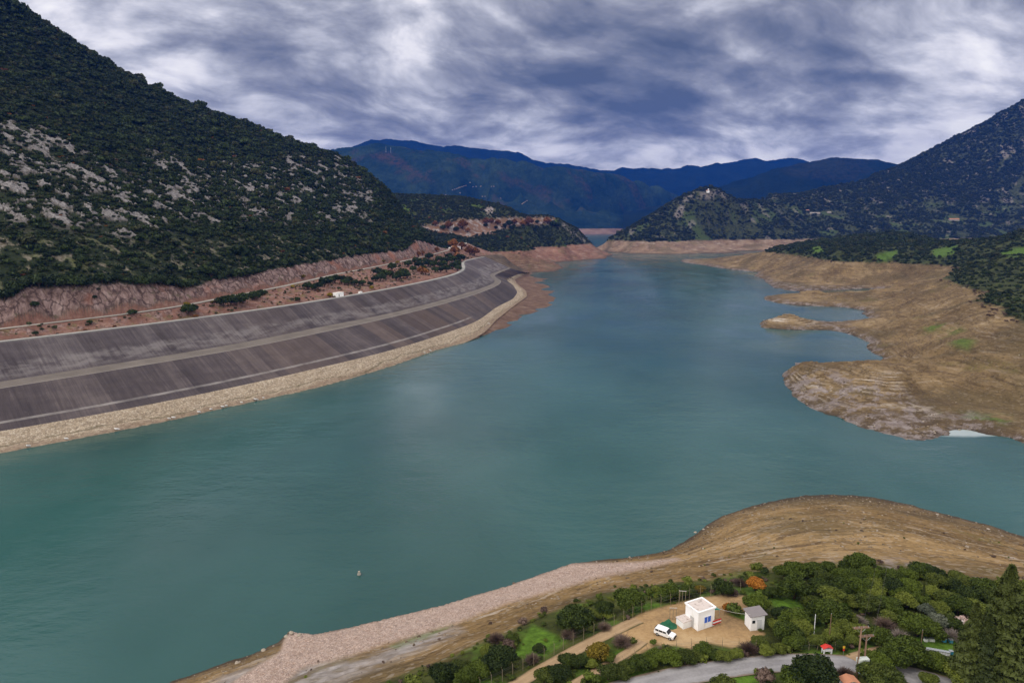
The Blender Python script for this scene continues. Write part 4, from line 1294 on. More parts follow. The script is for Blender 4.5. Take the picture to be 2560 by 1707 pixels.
bb = nt2.node('ShaderNodeBump')
nt2.set(bb.inputs['Height'], nt2.math('MULTIPLY', nt2.attr("riprap"), nt2.math('ADD', edg, vr)))
bb.inputs['Distance'].default_value = .5
bb.inputs['Strength'].default_value = .8
nt2.l.new(pb, bb.inputs['Normal'])
nt2.l.new(bb.outputs[0], bs.inputs['Normal'])
surfA = Surf(*gA, Z)
brown = poly_mask(U, V, [(1990, 1412), (2150, 1385), (2300, 1400), (2400, 1435), (2250, 1425), (2100, 1405)], 10) * sstep(fbm(X / 3, Y / 3, 65, 4), -.1, .4) * .6
shore = patch("shore", X, Y, Z, m_front, dict(veg=vegA, meadow=mead, soil=np.zeros_like(Z), rock=brown, riprap=np.maximum(ripA, spot), pale=pal, yard=yard), Z > -4)


def A_path(px, step=.8, sm=3):
    q = np.array([surfA.hit(*p) for p in px])
    s = arc(q)
    ss = np.arange(0, s[-1], step)
    r = np.stack([np.interp(ss, s, q[:, i]) for i in range(3)], -1)
    return gsmooth(r, sm)


m_asph = road_mat("worn_asphalt", (.19, .182, .185), (.29, .28, .28), (.16, .12, .08), .25)
m_dirt = road_mat("dirt_track", (.26, .175, .095), (.37, .26, .155), (.10, .09, .04), .25)
ribbon("road", A_path([(1540, 1730), (1610, 1710), (1690, 1691), (1790, 1673), (1890, 1659), (2000, 1652), (2100, 1653), (2190, 1664), (2270, 1683), (2340, 1704), (2420, 1730)], .8, 6), 2.6, m_asph, .10, 11, surfA)
ribbon("dirt_track", A_path([(1250, 1735), (1307, 1700), (1402, 1646), (1463, 1611), (1538, 1575), (1600, 1548)], .8, 4), 1.5, m_dirt, .07, 9, surfA)
ribbon("dirt_track", A_path([(1410, 1725), (1445, 1702), (1504, 1670), (1545, 1648), (1582, 1625), (1610, 1600)], .8, 4), 1.0, m_dirt, .075, 9, surfA)
ribbon("dirt_track", A_path([(2128, 1648), (2160, 1632), (2200, 1624), (2245, 1622)], .8, 4), 1.3, m_dirt, .13, 9, surfA)

# ================================================================== F: the far mountains
def far_mat(name, c0, c1, c2, rust):
    m, nt, b = new_mat(name, 1.0, 0.0)
    pos = nt.pos()
    a = nt.noise(pos, .004, 6, .6)
    t = nt.noise(pos, .03, 5, .7)
    c = nt.ramp(nt.math('ADD', nt.math('MULTIPLY', a, .6), nt.math('MULTIPLY', t, .4)), [(.34, c0), (.5, c1), (.68, c2)])
    c = nt.mix(nt.math('MULTIPLY', nt.attr("rust"), nt.step(t, .35, .6)), c, rust)
    z = nt.sep(pos)[2]
    bank = nt.ramp(nt.noise(pos, .01, 5, .6), [(.3, (.16, .10, .07)), (.7, (.30, .20, .15))])
    c = nt.mix(nt.step(nt.math('ADD', z, nt.math('MULTIPLY', t, 8.0)), ZF + 10, ZF + 4), c, bank)
    nt.set(b.inputs['Base Color'], c)
    nt.set(b.inputs['Normal'], nt.bump(nt.noise(pos, .02, 5, .7), 1.0, 25))
    return m


def far_range(name, ridge, y0, y1, s0, s1, ns, ny, mat, amp, seed, foot=None, extra=()):
    ctl = [line_G(ridge, None, 3)]
    q = np.array(ridge, float)
    top = G(q[:, 0], q[:, 1], q[:, 2])
    for k, f in ((1.08, .75), (1.22, .2)):
        bk = G(q[:, 0], q[:, 1], q[:, 2] * k)
        bk[:, 2] = top[:, 2] * f
        ctl.append(bk)
    if foot is not None:
        ctl += foot
    ctl += list(extra)
    r = RBF(ctl, 1e-4)
    g = (s0, s1, ns, y0, y1, ny)
    X, Y = fan_grid(*g)
    Z0 = r(X, Y)
    n = fbm(X / 900, Y / 900, seed, 5, .5)
    rg = ridged(X / 800 + .5 * n, Y / 1300 + .3 * n, seed + 7, 6, .5)
    k = sstep(Z0, 60, 380)
    Z = Z0 + amp * k * (rg * .75 + n * .45) + 6 * fbm(X / 90, Y / 90, seed + 3, 4, .6) * sstep(Z0, 40, 90)
    return g, X, Y, Z, n


F1r = [(700, 400, 6400), (800, 398, 6400), (869, 393, 6400), (942, 380, 6400), (972, 381, 6400), (1030, 385, 6350), (1106, 398, 6300), (1183, 400, 6300), (1236, 404, 6300), (1271, 414, 6300), (1336, 431, 6350), (1451, 451, 6450), (1489, 460, 6500),
       (1565, 473, 6600), (1640, 492, 6800), (1740, 520, 7000), (1900, 545, 7200)]
f1foot = [line_z([(700, 588), (1000, 588), (1200, 587), (1443, 586), (1573, 584.5), (1700, 583), (1900, 582)], 0, 3), line_z([(700, 573), (1000, 572), (1200, 571), (1443, 570.5), (1573, 569), (1700, 568), (1900, 567)], ZF + 2, 3),
          line_G([(800, 500, 5800), (1000, 480, 5850), (1150, 462, 5900), (1300, 500, 5850), (1450, 520, 6000), (1560, 535, 6200)], None, 2),
          line_G([(900, 530, 5600), (1150, 520, 5650), (1350, 545, 5650), (1500, 555, 5800)], None, 2), P(np.array([900, 1200, 1500, 1800.]), np.full(4, 596), -10.)]
m_f1 = far_mat("far_woods", (.007, .017, .013), (.018, .034, .021), (.040, .062, .032), (.055, .038, .022))
g1, X, Y, Z, n = far_range("far_mountains", F1r, 4700, 8600, -.36, .46, 560, 300, m_f1, 105, 81, f1foot)
U, V = to_px(X, Y, Z)
rust = np.maximum(poly_mask(U, V, [(925, 385), (975, 380), (1070, 445), (1085, 455), (1060, 448), (990, 415), (930, 395)], 8), .6 * sstep(fbm(X / 260, Y / 120, 84, 5), .18, .42) * sstep(Z, 130, 250))
surfF = Surf(*g1, Z)
patch("far_mountains", X, Y, Z, m_f1, dict(rust=rust), Z > -6)
F2r = [(500, 420, 9800), (780, 400, 9800), (861, 387, 9800), (888, 372, 9800), (926, 356, 9800), (961, 353, 9800), (1030, 358, 9750), (1091, 370, 9700), (1133, 370, 9700), (1160, 378, 9700), (1221, 381, 9650), (1294, 382, 9600), (1317, 395, 9600), (1347, 410, 9650),
       (1412, 418, 9700), (1489, 431, 9800), (1531, 434, 9900), (1550, 425, 9900), (1569, 423, 9900), (1604, 429, 9900), (1623, 432, 9900), (1653, 429, 9900), (1700, 428, 9900), (1721, 420, 9900), (1785, 419, 9900), (1834, 416, 9900), (1864, 403, 9900),
       (1893, 403, 9900), (1923, 413, 9900), (1967, 402, 10000), (2051, 416, 10000), (2200, 430, 10000), (2500, 430, 10000), (2800, 420, 10000)]
f2foot = [line_G([(500, 560, 8200), (1000, 555, 8200), (1500, 550, 8300), (2000, 548, 8300), (2800, 548, 8300)], None, 2), line_G([(900, 470, 8900), (1300, 480, 8900), (1600, 500, 8900), (2000, 490, 8900)], None, 2)]
m_f2 = far_mat("distant_woods", (.006, .012, .012), (.010, .018, .014), (.016, .026, .018), (.05, .045, .03))
g2, X, Y, Z, n = far_range("far_mountains", F2r, 7900, 12500, -.48, .95, 620, 170, m_f2, 90, 91, f2foot)
patch("far_mountains", X, Y, Z, m_f2, dict(rust=np.zeros_like(Z)), Z > -6)
F3r = [(1640, 520, 6200), (1710, 505, 6150), (1790, 480, 6100), (1844, 462, 6050), (1918, 435, 6000), (1942, 430, 6000), (1977, 428, 6050), (2026, 418, 6100), (2060, 417, 6100), (2110, 410, 6150), (2135, 409, 6150), (2174, 401, 6200), (2209, 408, 6200), (2253, 416, 6200), (2400, 430, 6200), (2700, 440, 6200)]
f3foot = [line_G([(1650, 565, 4900), (1900, 560, 4850), (2200, 556, 4850), (2700, 552, 4850)], None, 2), line_G([(1800, 520, 5400), (2000, 490, 5400), (2300, 480, 5400)], None, 2)]
g3, X, Y, Z, n = far_range("far_mountains", F3r, 4500, 7900, .16, .95, 420, 200, m_f2, 80, 101, f3foot)
patch("far_mountains", X, Y, Z, m_f2, dict(rust=.3 * sstep(n, .1, .4)), Z > -6)
# ================================================================== foliage
rng = np.random.default_rng(7)


def leaf_mat(name, dark, light, accent=None, acc_amt=0.0):
    m, nt, b = new_mat(name, .65, .25)
    pos = nt.node('ShaderNodeTexCoord').outputs['Object']
    rnd = nt.node('ShaderNodeObjectInfo').outputs['Random']
    t = nt.math('ADD', nt.math('MULTIPLY', nt.noise(pos, 2.2, 4, .6), .75), nt.math('MULTIPLY', rnd, .46))
    c = nt.mix(nt.step(t, .32, .88), dark, light)
    if accent is not None:
        c = nt.mix(nt.step(nt.noise(pos, 1.3, 3, .6), .66 - acc_amt, .72 - acc_amt), c, accent)
    nt.set(b.inputs['Base Color'], c)
    return m


m_leaf = leaf_mat("leaf_dark_green", (.012, .024, .002), (.080, .112, .008))
m_leaf2 = leaf_mat("leaf_olive_green", (.034, .050, .005), (.145, .172, .022))
m_silver = leaf_mat("leaf_silver_green", (.060, .075, .050), (.135, .150, .105))
m_yellow = leaf_mat("leaf_yellow", (.100, .075, .006), (.27, .19, .014))
m_orange = leaf_mat("leaf_orange", (.20, .070, .010), (.42, .165, .020))
m_brown = leaf_mat("twigs_brown", (.065, .040, .030), (.160, .110, .085))
m_grey = leaf_mat("twigs_grey", (.13, .105, .09), (.25, .205, .18))
m_conif = leaf_mat("needles", (.012, .022, .004), (.062, .078, .014))
m_scrub = leaf_mat("scrub_green", (.0095, .021, .004), (.033, .053, .010))
m_scrub2 = leaf_mat("scrub_olive", (.022, .030, .009), (.060, .066, .020))
m_scrubb = leaf_mat("scrub_cool_green", (.0095, .020, .006), (.029, .045, .014))
m_autumn = leaf_mat("scrub_rust", (.11, .042, .012), (.25, .105, .028))
m_bark, nt, b = new_mat("bark", .95, .1)
nt.set(b.inputs['Base Color'], nt.ramp(nt.noise(nt.node('ShaderNodeTexCoord').outputs['Object'], 8, 4), [(.3, (.045, .032, .022)), (.7, (.12, .09, .065))]))


def unit_dirs(n, r):
    v = r.normal(size=(n, 3))
    return v / np.linalg.norm(v, axis=1)[:, None]


def cards(cen, nrm, size, r, aspect=1.5):
    """one quad leaf spray per centre"""
    n = len(cen)
    a = np.cross(nrm, unit_dirs(n, r))
    a /= np.linalg.norm(a, axis=1)[:, None] + 1e-9
    b_ = np.cross(nrm, a)
    sz = (size * r.uniform(.6, 1.35, n))[:, None]
    a, b_ = a * sz * aspect * .5, b_ * sz * .5
    bend = nrm * sz * .18
    v = np.stack([cen - a - bend, cen - b_ + bend, cen + a - bend, cen + b_ + bend], 1).reshape(-1, 3)
    return v, np.arange(4 * n).reshape(n, 4)


def lump(c, rx, rz, seed, nu=9, nv=6, amp=.16):
    """rough dark heart of a crown"""
    th = np.linspace(0, 2 * np.pi, nu, endpoint=False)
    ph = np.linspace(.08, np.pi - .08, nv)
    T, Ph = np.meshgrid(th, ph)
    r = np.random.default_rng(seed)
    k = 1 + r.uniform(-amp, amp, T.shape)
    v = np.stack([c[0] + rx * k * np.sin(Ph) * np.cos(T), c[1] + rx * k * np.sin(Ph) * np.sin(T), c[2] + rz * k * np.cos(Ph)], -1).reshape(-1, 3)
    f = [(i * nu + j, (i + 1) * nu + j, (i + 1) * nu + (j + 1) % nu, i * nu + (j + 1) % nu) for i in range(nv - 1) for j in range(nu)]
    return v, np.array(f)


def join(parts):
    vs, fs, o = [], [], 0
    for v, f in parts:
        vs.append(v)
        fs.append(f + o)
        o += len(v)
    return np.concatenate(vs), np.concatenate(fs)


def crown_mesh(name, mat, seed, n, leaf, lobes=6, height=1.0, base=.35, spread=.62, heart=.62, flat=1.0, patchy=.25):
    """crown of about unit radius: lobes of leaf sprays round rough hearts, with gaps between"""
    r = np.random.default_rng(seed)
    L = []
    for k in range(lobes):
        a = k * 2.4 + r.uniform(-.4, .4)
        rr = spread * math.sqrt((k + .3) / lobes)
        L.append((rr * math.cos(a), rr * math.sin(a), base + height * (.38 + .62 * (1 - (rr / 1.05) ** 1.6)) * r.uniform(.72, 1.0), r.uniform(.38, .56), r.uniform(.30, .46) * flat))
    parts = []
    wt = np.array([l[3] ** 2 for l in L])
    cnt = (n * wt / wt.sum()).astype(int)
    for (x, y, z, rx, rz), c in zip(L, cnt):
        d_ = unit_dirs(int(c * 1.35), r)
        d_ = d_[d_[:, 2] > -.75]
        keep = perlin(d_[:, 0] * 2.3 + x * 9, d_[:, 1] * 2.3 + d_[:, 2] * 1.7 + y * 7, seed) > -.6 + patchy
        d_ = d_[keep | (r.uniform(size=len(d_)) < .35)]
        rad_ = r.uniform(.72, 1.10, len(d_))[:, None] * (1 + .18 * perlin(d_[:, :1] * 3 + 5 * x, d_[:, 1:2] * 3 + d_[:, 2:] * 2, seed + 3))
        cen = np.array([x, y, z]) + d_ * rad_ * np.array([rx, rx, rz])
        nr = d_ * .7 + unit_dirs(len(d_), r) * .75
        nr /= np.linalg.norm(nr, axis=1)[:, None]
        parts.append(cards(cen, nr, leaf, r))
        if heart:
            parts.append(lump((x, y, z), rx * heart, rz * heart, seed + int(z * 999)))
    # skirts
    v, f = join(parts)
    v[:, 2] = np.maximum(v[:, 2], .02)
    return raw_mesh(name, v, f, mat)


def trunk_mesh(name, seed, top=.9, r0=.09, limbs=5, spread=.5, mat=None):
    r = random.Random(seed)
    mb = MB()
    mb.tube([(0, 0, -.15), (.02, .01, top * .35), (.05, -.03, top * .7), (.04, .02, top)], [r0 * 1.3, r0, r0 * .75, r0 * .3], 7)
    for k in range(limbs):
        a = k * 2.4 + r.uniform(-.3, .3)
        z0 = top * r.uniform(.3, .65)
        q = spread * r.uniform(.7, 1.1)
        mb.tube([(.03, 0, z0), (q * .5 * math.cos(a), q * .5 * math.sin(a), z0 + .25), (q * math.cos(a), q * math.sin(a), z0 + .5)], [r0 * .55, r0 * .35, r0 * .12], 5)
    return mb.mesh(name, mat or m_bark, True)


def bare_mesh(name, mat, seed, n=420):
    """leafless crown: fine twigs fanning outward"""
    r = np.random.default_rng(seed)
    vs, fs = [], []
    for k in range(n):
        d_ = unit_dirs(1, r)[0]
        d_[2] = abs(d_[2]) * .9 + .1
        a = d_ * r.uniform(.25, .55) + [0, 0, .35]
        e = d_ * r.uniform(.75, 1.08) * [1, 1, .9] + [0, 0, .45] + r.normal(size=3) * .10
        t = np.cross(e - a, r.normal(size=3))
        t = t / np.linalg.norm(t) * .016
        o = len(vs)
        vs += [a - t, a + t, e + t * .4, e - t * .4]
        fs.append((o, o + 1, o + 2, o + 3))
    return raw_mesh(name, np.array(vs), np.array(fs), mat)


def conifer_mesh(name, mat, seed, n=5200, slim=.26, leaf=.035, wob=.3):
    """spire of drooping tiers, unit height"""
    r = np.random.default_rng(seed)
    z = r.uniform(.04, 1, n) ** .85
    a = r.uniform(0, 2 * np.pi, n)
    tier = 1 + wob * np.sin(z * 60 + 2.5 * np.sin(a * 2 + z * 9)) + .25 * perlin(a * 1.6, z * 14, seed)
    R_ = slim * (1 - z) ** .8 * tier * np.sqrt(r.uniform(.25, 1, n)) + .006
    cen = np.stack([R_ * np.cos(a), R_ * np.sin(a), z - R_ * .18], -1)
    nr = np.stack([np.cos(a) * .5, np.sin(a) * .5, np.full(n, .7)], -1) + r.normal(size=(n, 3)) * .4
    nr /= np.linalg.norm(nr, axis=1)[:, None]
    parts = [cards(cen, nr, leaf, r, 2.0)]
    zz = np.linspace(.05, .92, 9)
    th = np.linspace(0, 2 * np.pi, 8, endpoint=False)
    v = np.array([[slim * .5 * (1 - q) ** .8 * math.cos(t), slim * .5 * (1 - q) ** .8 * math.sin(t), q] for q in zz for t in th])
    f = np.array([(i * 8 + j, i * 8 + (j + 1) % 8, (i + 1) * 8 + (j + 1) % 8, (i + 1) * 8 + j) for i in range(8) for j in range(8)])
    parts.append((v, f))
    v, f = join(parts)
    return raw_mesh(name, v, f, mat)


# ------------------------------------------------------------------ scrub that covers the slopes
def scrub_proto(name, mat, seed, n=110, leaf=.34, lobes=4):
    me = crown_mesh(name, mat, seed, n, leaf, lobes, .75, .30, .60, .74, 1.0, .1)
    return bpy.data.objects.new(name, me)


S_dark = [scrub_proto("scrub_form", m_scrub, 100 + k) for k in range(3)]
S_olive = [scrub_proto("scrub_form", m_scrub2, 110 + k) for k in range(2)]
S_cool = [scrub_proto("scrub_form", m_scrubb, 120 + k) for k in range(3)]
S_aut = [scrub_proto("scrub_form", m_autumn, 130)]


def scatter(name, pts, sc, protos, wts, label, seed=1, kind="stuff", cat=None):
    r = np.random.default_rng(seed)
    n = len(pts)
    me = bpy.data.meshes.new(name)
    me.vertices.add(n)
    me.vertices.foreach_set("co", np.asarray(pts, np.float32).ravel())
    wts = np.asarray(wts, float)
    pid = r.choice(len(protos), n, p=wts / wts.sum())
    for k, v in (("sc", sc), ("rot", r.uniform(0, 6.28, n)), ("sz", np.asarray(sc) * r.uniform(.75, 1.15, n))):
        me.attributes.new(k, 'FLOAT', 'POINT').data.foreach_set("value", np.asarray(v, np.float32))
    me.attributes.new("pid", 'INT', 'POINT').data.foreach_set("value", pid.astype(np.int32))
    o = obj(name, me)
    tag(o, label, cat, None, kind)
    ng = bpy.data.node_groups.new(name, 'GeometryNodeTree')
    ng.interface.new_socket("Geometry", in_out='INPUT', socket_type='NodeSocketGeometry')
    ng.interface.new_socket("Geometry", in_out='OUTPUT', socket_type='NodeSocketGeometry')
    N = ng.nodes
    gi, go = N.new('NodeGroupInput'), N.new('NodeGroupOutput')
    ip = N.new('GeometryNodeInstanceOnPoints')
    ip.inputs['Pick Instance'].default_value = True
    jn = N.new('GeometryNodeJoinGeometry')
    for p in reversed(protos):
        oi = N.new('GeometryNodeObjectInfo')
        oi.inputs['Object'].default_value = p
        oi.inputs['As Instance'].default_value = True
        ng.links.new(oi.outputs['Geometry'], jn.inputs[0])

    def named(nm, typ):
        a = N.new('GeometryNodeInputNamedAttribute')
        a.data_type = typ
        a.inputs['Name'].default_value = nm
        return a.outputs[0]
    cr = N.new('ShaderNodeCombineXYZ')
    ng.links.new(named("rot", 'FLOAT'), cr.inputs[2])
    cs = N.new('ShaderNodeCombineXYZ')
    ng.links.new(named("sc", 'FLOAT'), cs.inputs[0])
    ng.links.new(named("sc", 'FLOAT'), cs.inputs[1])
    ng.links.new(named("sz", 'FLOAT'), cs.inputs[2])
    ng.links.new(gi.outputs[0], ip.inputs['Points'])
    ng.links.new(jn.outputs[0], ip.inputs['Instance'])
    ng.links.new(named("pid", 'INT'), ip.inputs['Instance Index'])
    ng.links.new(cr.outputs[0], ip.inputs['Rotation'])
    ng.links.new(cs.outputs[0], ip.inputs['Scale'])
    ng.links.new(ip.outputs[0], go.inputs[0])
    md = o.modifiers.new("scatter", 'NODES')
    md.node_group = ng
    return o


def sow(surf, dens_map, n, s_rng, y_rng, seed):
    """random ground points, uniform per square metre, thinned by a map on the same grid"""
    r = np.random.default_rng(seed)
    m = int(n)
    # uniform in area over the fan: x = s*y, area element y ds dy
    y = np.sqrt(r.uniform(y_rng[0] ** 2, y_rng[1] ** 2, m))
    s_ = r.uniform(s_rng[0], s_rng[1], m)
    x = s_ * y
    d_ = surf(x, y, dens_map)
    k = r.uniform(size=m) < d_
    x, y = x[k], y[k]
    z = surf(x, y)
    return np.stack([x, y, z], -1)


# western mountain
clus = np.clip(.55 + .9 * fbm(*(lambda g: (g[0] / 17, g[1] / 17))(fan_grid(*gB)), 71, 4), .12, 1)
gX, gY = fan_grid(*gB)
near_low = np.clip(openB * 1.0, 0, 1)
dm = vegmapB * np.where(openB > .3, np.clip(clus - .38, 0, 1) * .9, clus)
pts = sow(surfB, dm, 190000, (-.98, .03), (395, 1380), 3)
rr = np.random.default_rng(5)
sc = rr.lognormal(.50, .42, len(pts)) * np.clip(pts[:, 1] / 620, .85, 1.5)
pts[:, 2] -= .25 * sc
scatter("mountain_scrub", pts, sc, S_dark + S_olive + S_aut, [5, 5, 5, 1.3, 1.3, .07], "dense dark evergreen scrub covering the western mountain", 11)
# weeds and low bushes on the reddish slope between road and dam
stripD = strip * np.clip(fbm(gX / 9, gY / 9, 75, 4) + .30, 0, 1) * (nd > 4)
pts = sow(surfB, stripD, 60000, (-.9, .06), (330, 1250), 19)
scatter("slope_weeds", pts, rr.lognormal(-.25, .45, len(pts)), S_olive + S_aut + S_dark[:1], [3, 3, .8, 2], "low weeds on the reddish slope between mountain road and dam crest", 20)
# headland beyond the dam
dmC = np.clip(vegC * (1 - cut) * (1 - .85 * rockC) * (1 - .6 * meadowC) * (1 - flat), 0, 1)
pts = sow(surfC, dmC, 42000, (-.28, .16), (1250, 2350), 4)
sc = rr.lognormal(.95, .30, len(pts))
pts[:, 2] -= .3 * sc
scatter("headland_scrub", pts, sc, S_cool + S_olive + S_aut, [5, 5, 5, 1, 1, .12], "dark evergreen wood over the headland beyond the dam", 12)
# castle hill and eastern mountain
gXD, gYD = fan_grid(*gD)
clD = np.clip(.62 + .9 * fbm(gXD / 55, gYD / 55, 72, 4), .08, 1)
hiD = sstep(surfD.Z, 150, 300)
dmD = vegD * np.clip((1 - meadowD * .93) * (1 - soilD * .88) * (1 - rockD * .8), 0, 1) * (clD * (1 - hiD) + hiD * .95) * (1 - scree)
pts = sow(surfD, dmD, 125000, (.08, .92), (2150, 3900), 6)
sc = rr.lognormal(1.38, .34, len(pts))
pts[:, 2] -= .3 * sc
scatter("hillside_scrub", pts, sc, S_cool + S_olive, [5, 5, 5, 1.4, 1.4], "dark scrub and trees dotting castle hill and the eastern mountain", 13)
# green hills of the eastern bank
gXE, gYE = fan_grid(*gE)
dmE = vegE * np.clip(1 - meadowE * .97, 0, 1) * (1 - soilE * .8)
pts = sow(surfE, dmE, 30000, (.22, 1.0), (430, 1900), 8)
sc = rr.lognormal(.88, .33, len(pts)) * np.clip(pts[:, 1] / 1100, .75, 1.35)
pts[:, 2] -= .3 * sc
scatter("hill_scrub", pts, sc, S_cool + S_dark + S_olive, [3, 3, 3, 3, 3, 3, 2.2, 2.2], "dense green scrub covering the hills above the eastern bank", 14)
# bleached bushes fringing the old water line
fr = np.exp(-((surfE.Z - ZF + 1.5) / 1.6) ** 2) * .30
pts = sow(surfE, fr, 30000, (.3, 1.0), (430, 1500), 9)
Sb = [scrub_proto("scrub_form", m_brown, 140)]
scatter("bleached_bushes", pts, rr.lognormal(.25, .3, len(pts)), Sb, [1], "grey-brown bushes fringing the old high water line", 15)
# undergrowth of the near grove and weeds on the near shore
gXA, gYA = fan_grid(*gA)
dmA = vegA * (1 - np.clip(greens, 0, 1) * .9) * np.clip(.5 + .9 * fbm(gXA / 6, gYA / 6, 73, 3), .05, 1)
roadA = poly_mask(*to_px(gXA, gYA, surfA.Z), [(1480, 1740), (1600, 1694), (1730, 1664), (1890, 1640), (2010, 1634), (2130, 1640), (2250, 1662), (2360, 1690), (2440, 1740), (2330, 1740), (2260, 1705), (2100, 1668), (1970, 1674), (1830, 1686), (1690, 1720)], 3)
trackA = poly_mask(*to_px(gXA, gYA, surfA.Z), [(1230, 1740), (1290, 1690), (1400, 1632), (1462, 1598), (1540, 1560), (1560, 1590), (1470, 1626), (1410, 1660), (1320, 1715), (1280, 1750)], 4)
dmA = dmA * .8 * (1 - roadA) * (1 - trackA)
pts = sow(surfA, dmA, 14000, (-.9, 1.05), (70, 175), 10)
S_near = [scrub_proto("scrub_form", m_leaf, 150, 260, .17, 5), scrub_proto("scrub_form", m_leaf2, 151, 260, .17, 5), scrub_proto("scrub_form", m_leaf2, 152, 220, .2, 4), scrub_proto("scrub_form", m_brown, 153, 220, .16, 5)]
sc = rr.lognormal(-.75, .4, len(pts))
pts[:, 2] -= .1 * sc
scatter("undergrowth", pts, sc, S_near, [4, 3, 3, 1.0], "low mixed undergrowth between the trees of the near shore", 16)
dry = sstep(surfA.Z, 4, 9) * (1 - sstep(surfA.Z, 32, 36)) * (1 - ripA) * np.clip(fbm(gXA / 9, gYA / 9, 74, 4) - .05, 0, 1) * .6
pts = sow(surfA, dry, 5000, (-.9, 1.05), (90, 270), 17)
scatter("dry_weeds", pts, rr.lognormal(-1.35, .35, len(pts)), [S_near[3], S_near[1]], [3, 1.5], "sparse dry weeds on the bare near bank", 18)

# loose stones along the bare banks
S_stone = []
for k in range(3):
    v, f = lump((0, 0, .2), 1.0, .6, 500 + k, 8, 5, .28)
    S_stone.append(bpy.data.objects.new("stone_form", raw_mesh("stone_form", v, f, None)))
m_stone, nt, b = new_mat("bank_stone", .95, .1)
nt.set(b.inputs['Base Color'], nt.ramp(nt.node('ShaderNodeObjectInfo').outputs['Random'], [(0, (.07, .052, .036)), (.5, (.16, .12, .08)), (.88, (.27, .22, .165)), (1, (.38, .33, .28))]))
for q in S_stone:
    q.data.materials.append(m_stone)
stA = (surfA.Z > .1) * (1 - sstep(surfA.Z, 26, 32)) * (1 - ripA) * np.clip(.12 + .5 * fbm(gXA / 14, gYA / 14, 76, 4) + .7 * (1 - sstep(surfA.Z, 1.5, 5)), .01, 1)
pts = sow(surfA, stA, 26000, (-.6, 1.05), (100, 275), 21)
scatter("bank_stones", pts, rr.lognormal(-1.9, .5, len(pts)), S_stone, [1, 1, 1], "loose stones strewn over the bare near bank", 22)
stE = (surfE.Z > .1) * (1 - sstep(surfE.Z, 26, 36)) * np.clip(.35 * fbm(gXE / 22, gYE / 22, 77, 4) - .08 + .6 * (1 - sstep(surfE.Z, 1.0, 4)) + .4 * rockE, 0, 1)
pts = sow(surfE, stE, 60000, (.28, .95), (300, 1000), 23)
scatter("bank_stones", pts, rr.lognormal(-1.25, .45, len(pts)), S_stone, [1, 1, 1], "loose stones strewn over the bare eastern bank", 24)
# ================================================================== single trees and bushes
ORD = ["first", "second", "third", "fourth", "fifth", "sixth", "seventh", "eighth", "ninth", "tenth", "eleventh", "twelfth", "thirteenth", "fourteenth", "fifteenth", "sixteenth", "seventeenth", "eighteenth", "nineteenth", "twentieth"]
ORD += ["twenty-" + k for k in ORD[:9]] + ["thirtieth"] + ["thirty-" + k for k in ORD[:9]] + ["fortieth"] + ["forty-" + k for k in ORD[:9]]
LABELS = []     # (object, label, sort key)


def say(o, label, key):
    LABELS.append((o, label, key))


def settle_labels():
    by = {}
    for o, l, k in LABELS:
        by.setdefault(l, []).append((k, o))
    for l, v in by.items():
        if len(v) == 1:
            v[0][1]["label"] = l
            continue
        v.sort(key=lambda q: q[0])
        for i, (k, o) in enumerate(v):
            w_ = ORD[i] if i < len(ORD) else "number %d" % (i + 1)
            o["label"] = "%s, %s from the left" % (l, w_)


def tree_proto(kind, crown, trunk):
    return (kind, crown, trunk)


TP = {
    'round': [(crown_mesh("crown", m_leaf, 200 + k, 6500, .078, 8, 1.05, .40, .66, .66), trunk_mesh("trunk", k, 1.0)) for k in range(4)],
    'olive': [(crown_mesh("crown", m_leaf2, 210 + k, 6000, .076, 7, 1.0, .40, .64, .60), trunk_mesh("trunk", 10 + k, 1.0)) for k in range(3)],
    'silver': [(crown_mesh("crown", m_silver, 220, 3000, .10, 7, 1.1, .42, .60, .55), trunk_mesh("trunk", 20, 1.0))],
    'yellow': [(crown_mesh("crown", m_yellow, 230, 3000, .10, 7, 1.15, .30, .60, .5), trunk_mesh("trunk", 21, 1.0))],
    'orange': [(crown_mesh("crown", m_orange, 240, 2600, .10, 6, 1.0, .34, .60, .5), trunk_mesh("trunk", 22, 1.0))],
    'brown': [(bare_mesh("crown", m_brown, 250, 900), trunk_mesh("trunk", 23, .8, .05, 6, .55))],
    'bare': [(bare_mesh("crown", m_grey, 260, 620), trunk_mesh("trunk", 24, .9, .05, 7, .6))],
    'conifer': [(conifer_mesh("crown", m_conif, 270, 20000, .19, .022), None), (conifer_mesh("crown", m_conif, 271, 18000, .18, .022, .4), None)],
    'cypress': [(conifer_mesh("crown", m_conif, 280, 9000, .085, .018, .12), None)],
}
spire_trunk = MB().tube([(0, 0, -.03), (0, 0, .3), (0, 0, .85)], [.022, .018, .004], 7).mesh("trunk", m_bark, True)
WORDS = {'round': ("tree", "dark green rounded tree"), 'olive': ("tree", "olive green rounded tree"), 'silver': ("olive_tree", "silver-grey olive tree"), 'yellow': ("tree", "yellow-leaved tree"),
         'orange': ("tree", "orange-leaved tree"), 'brown': ("bush", "brown leafless bush"), 'bare': ("bare_tree", "pale leafless tree"), 'conifer': ("conifer", "tall shaggy conifer"), 'cypress': ("cypress", "slender dark cypress")}
TCOUNT = {}


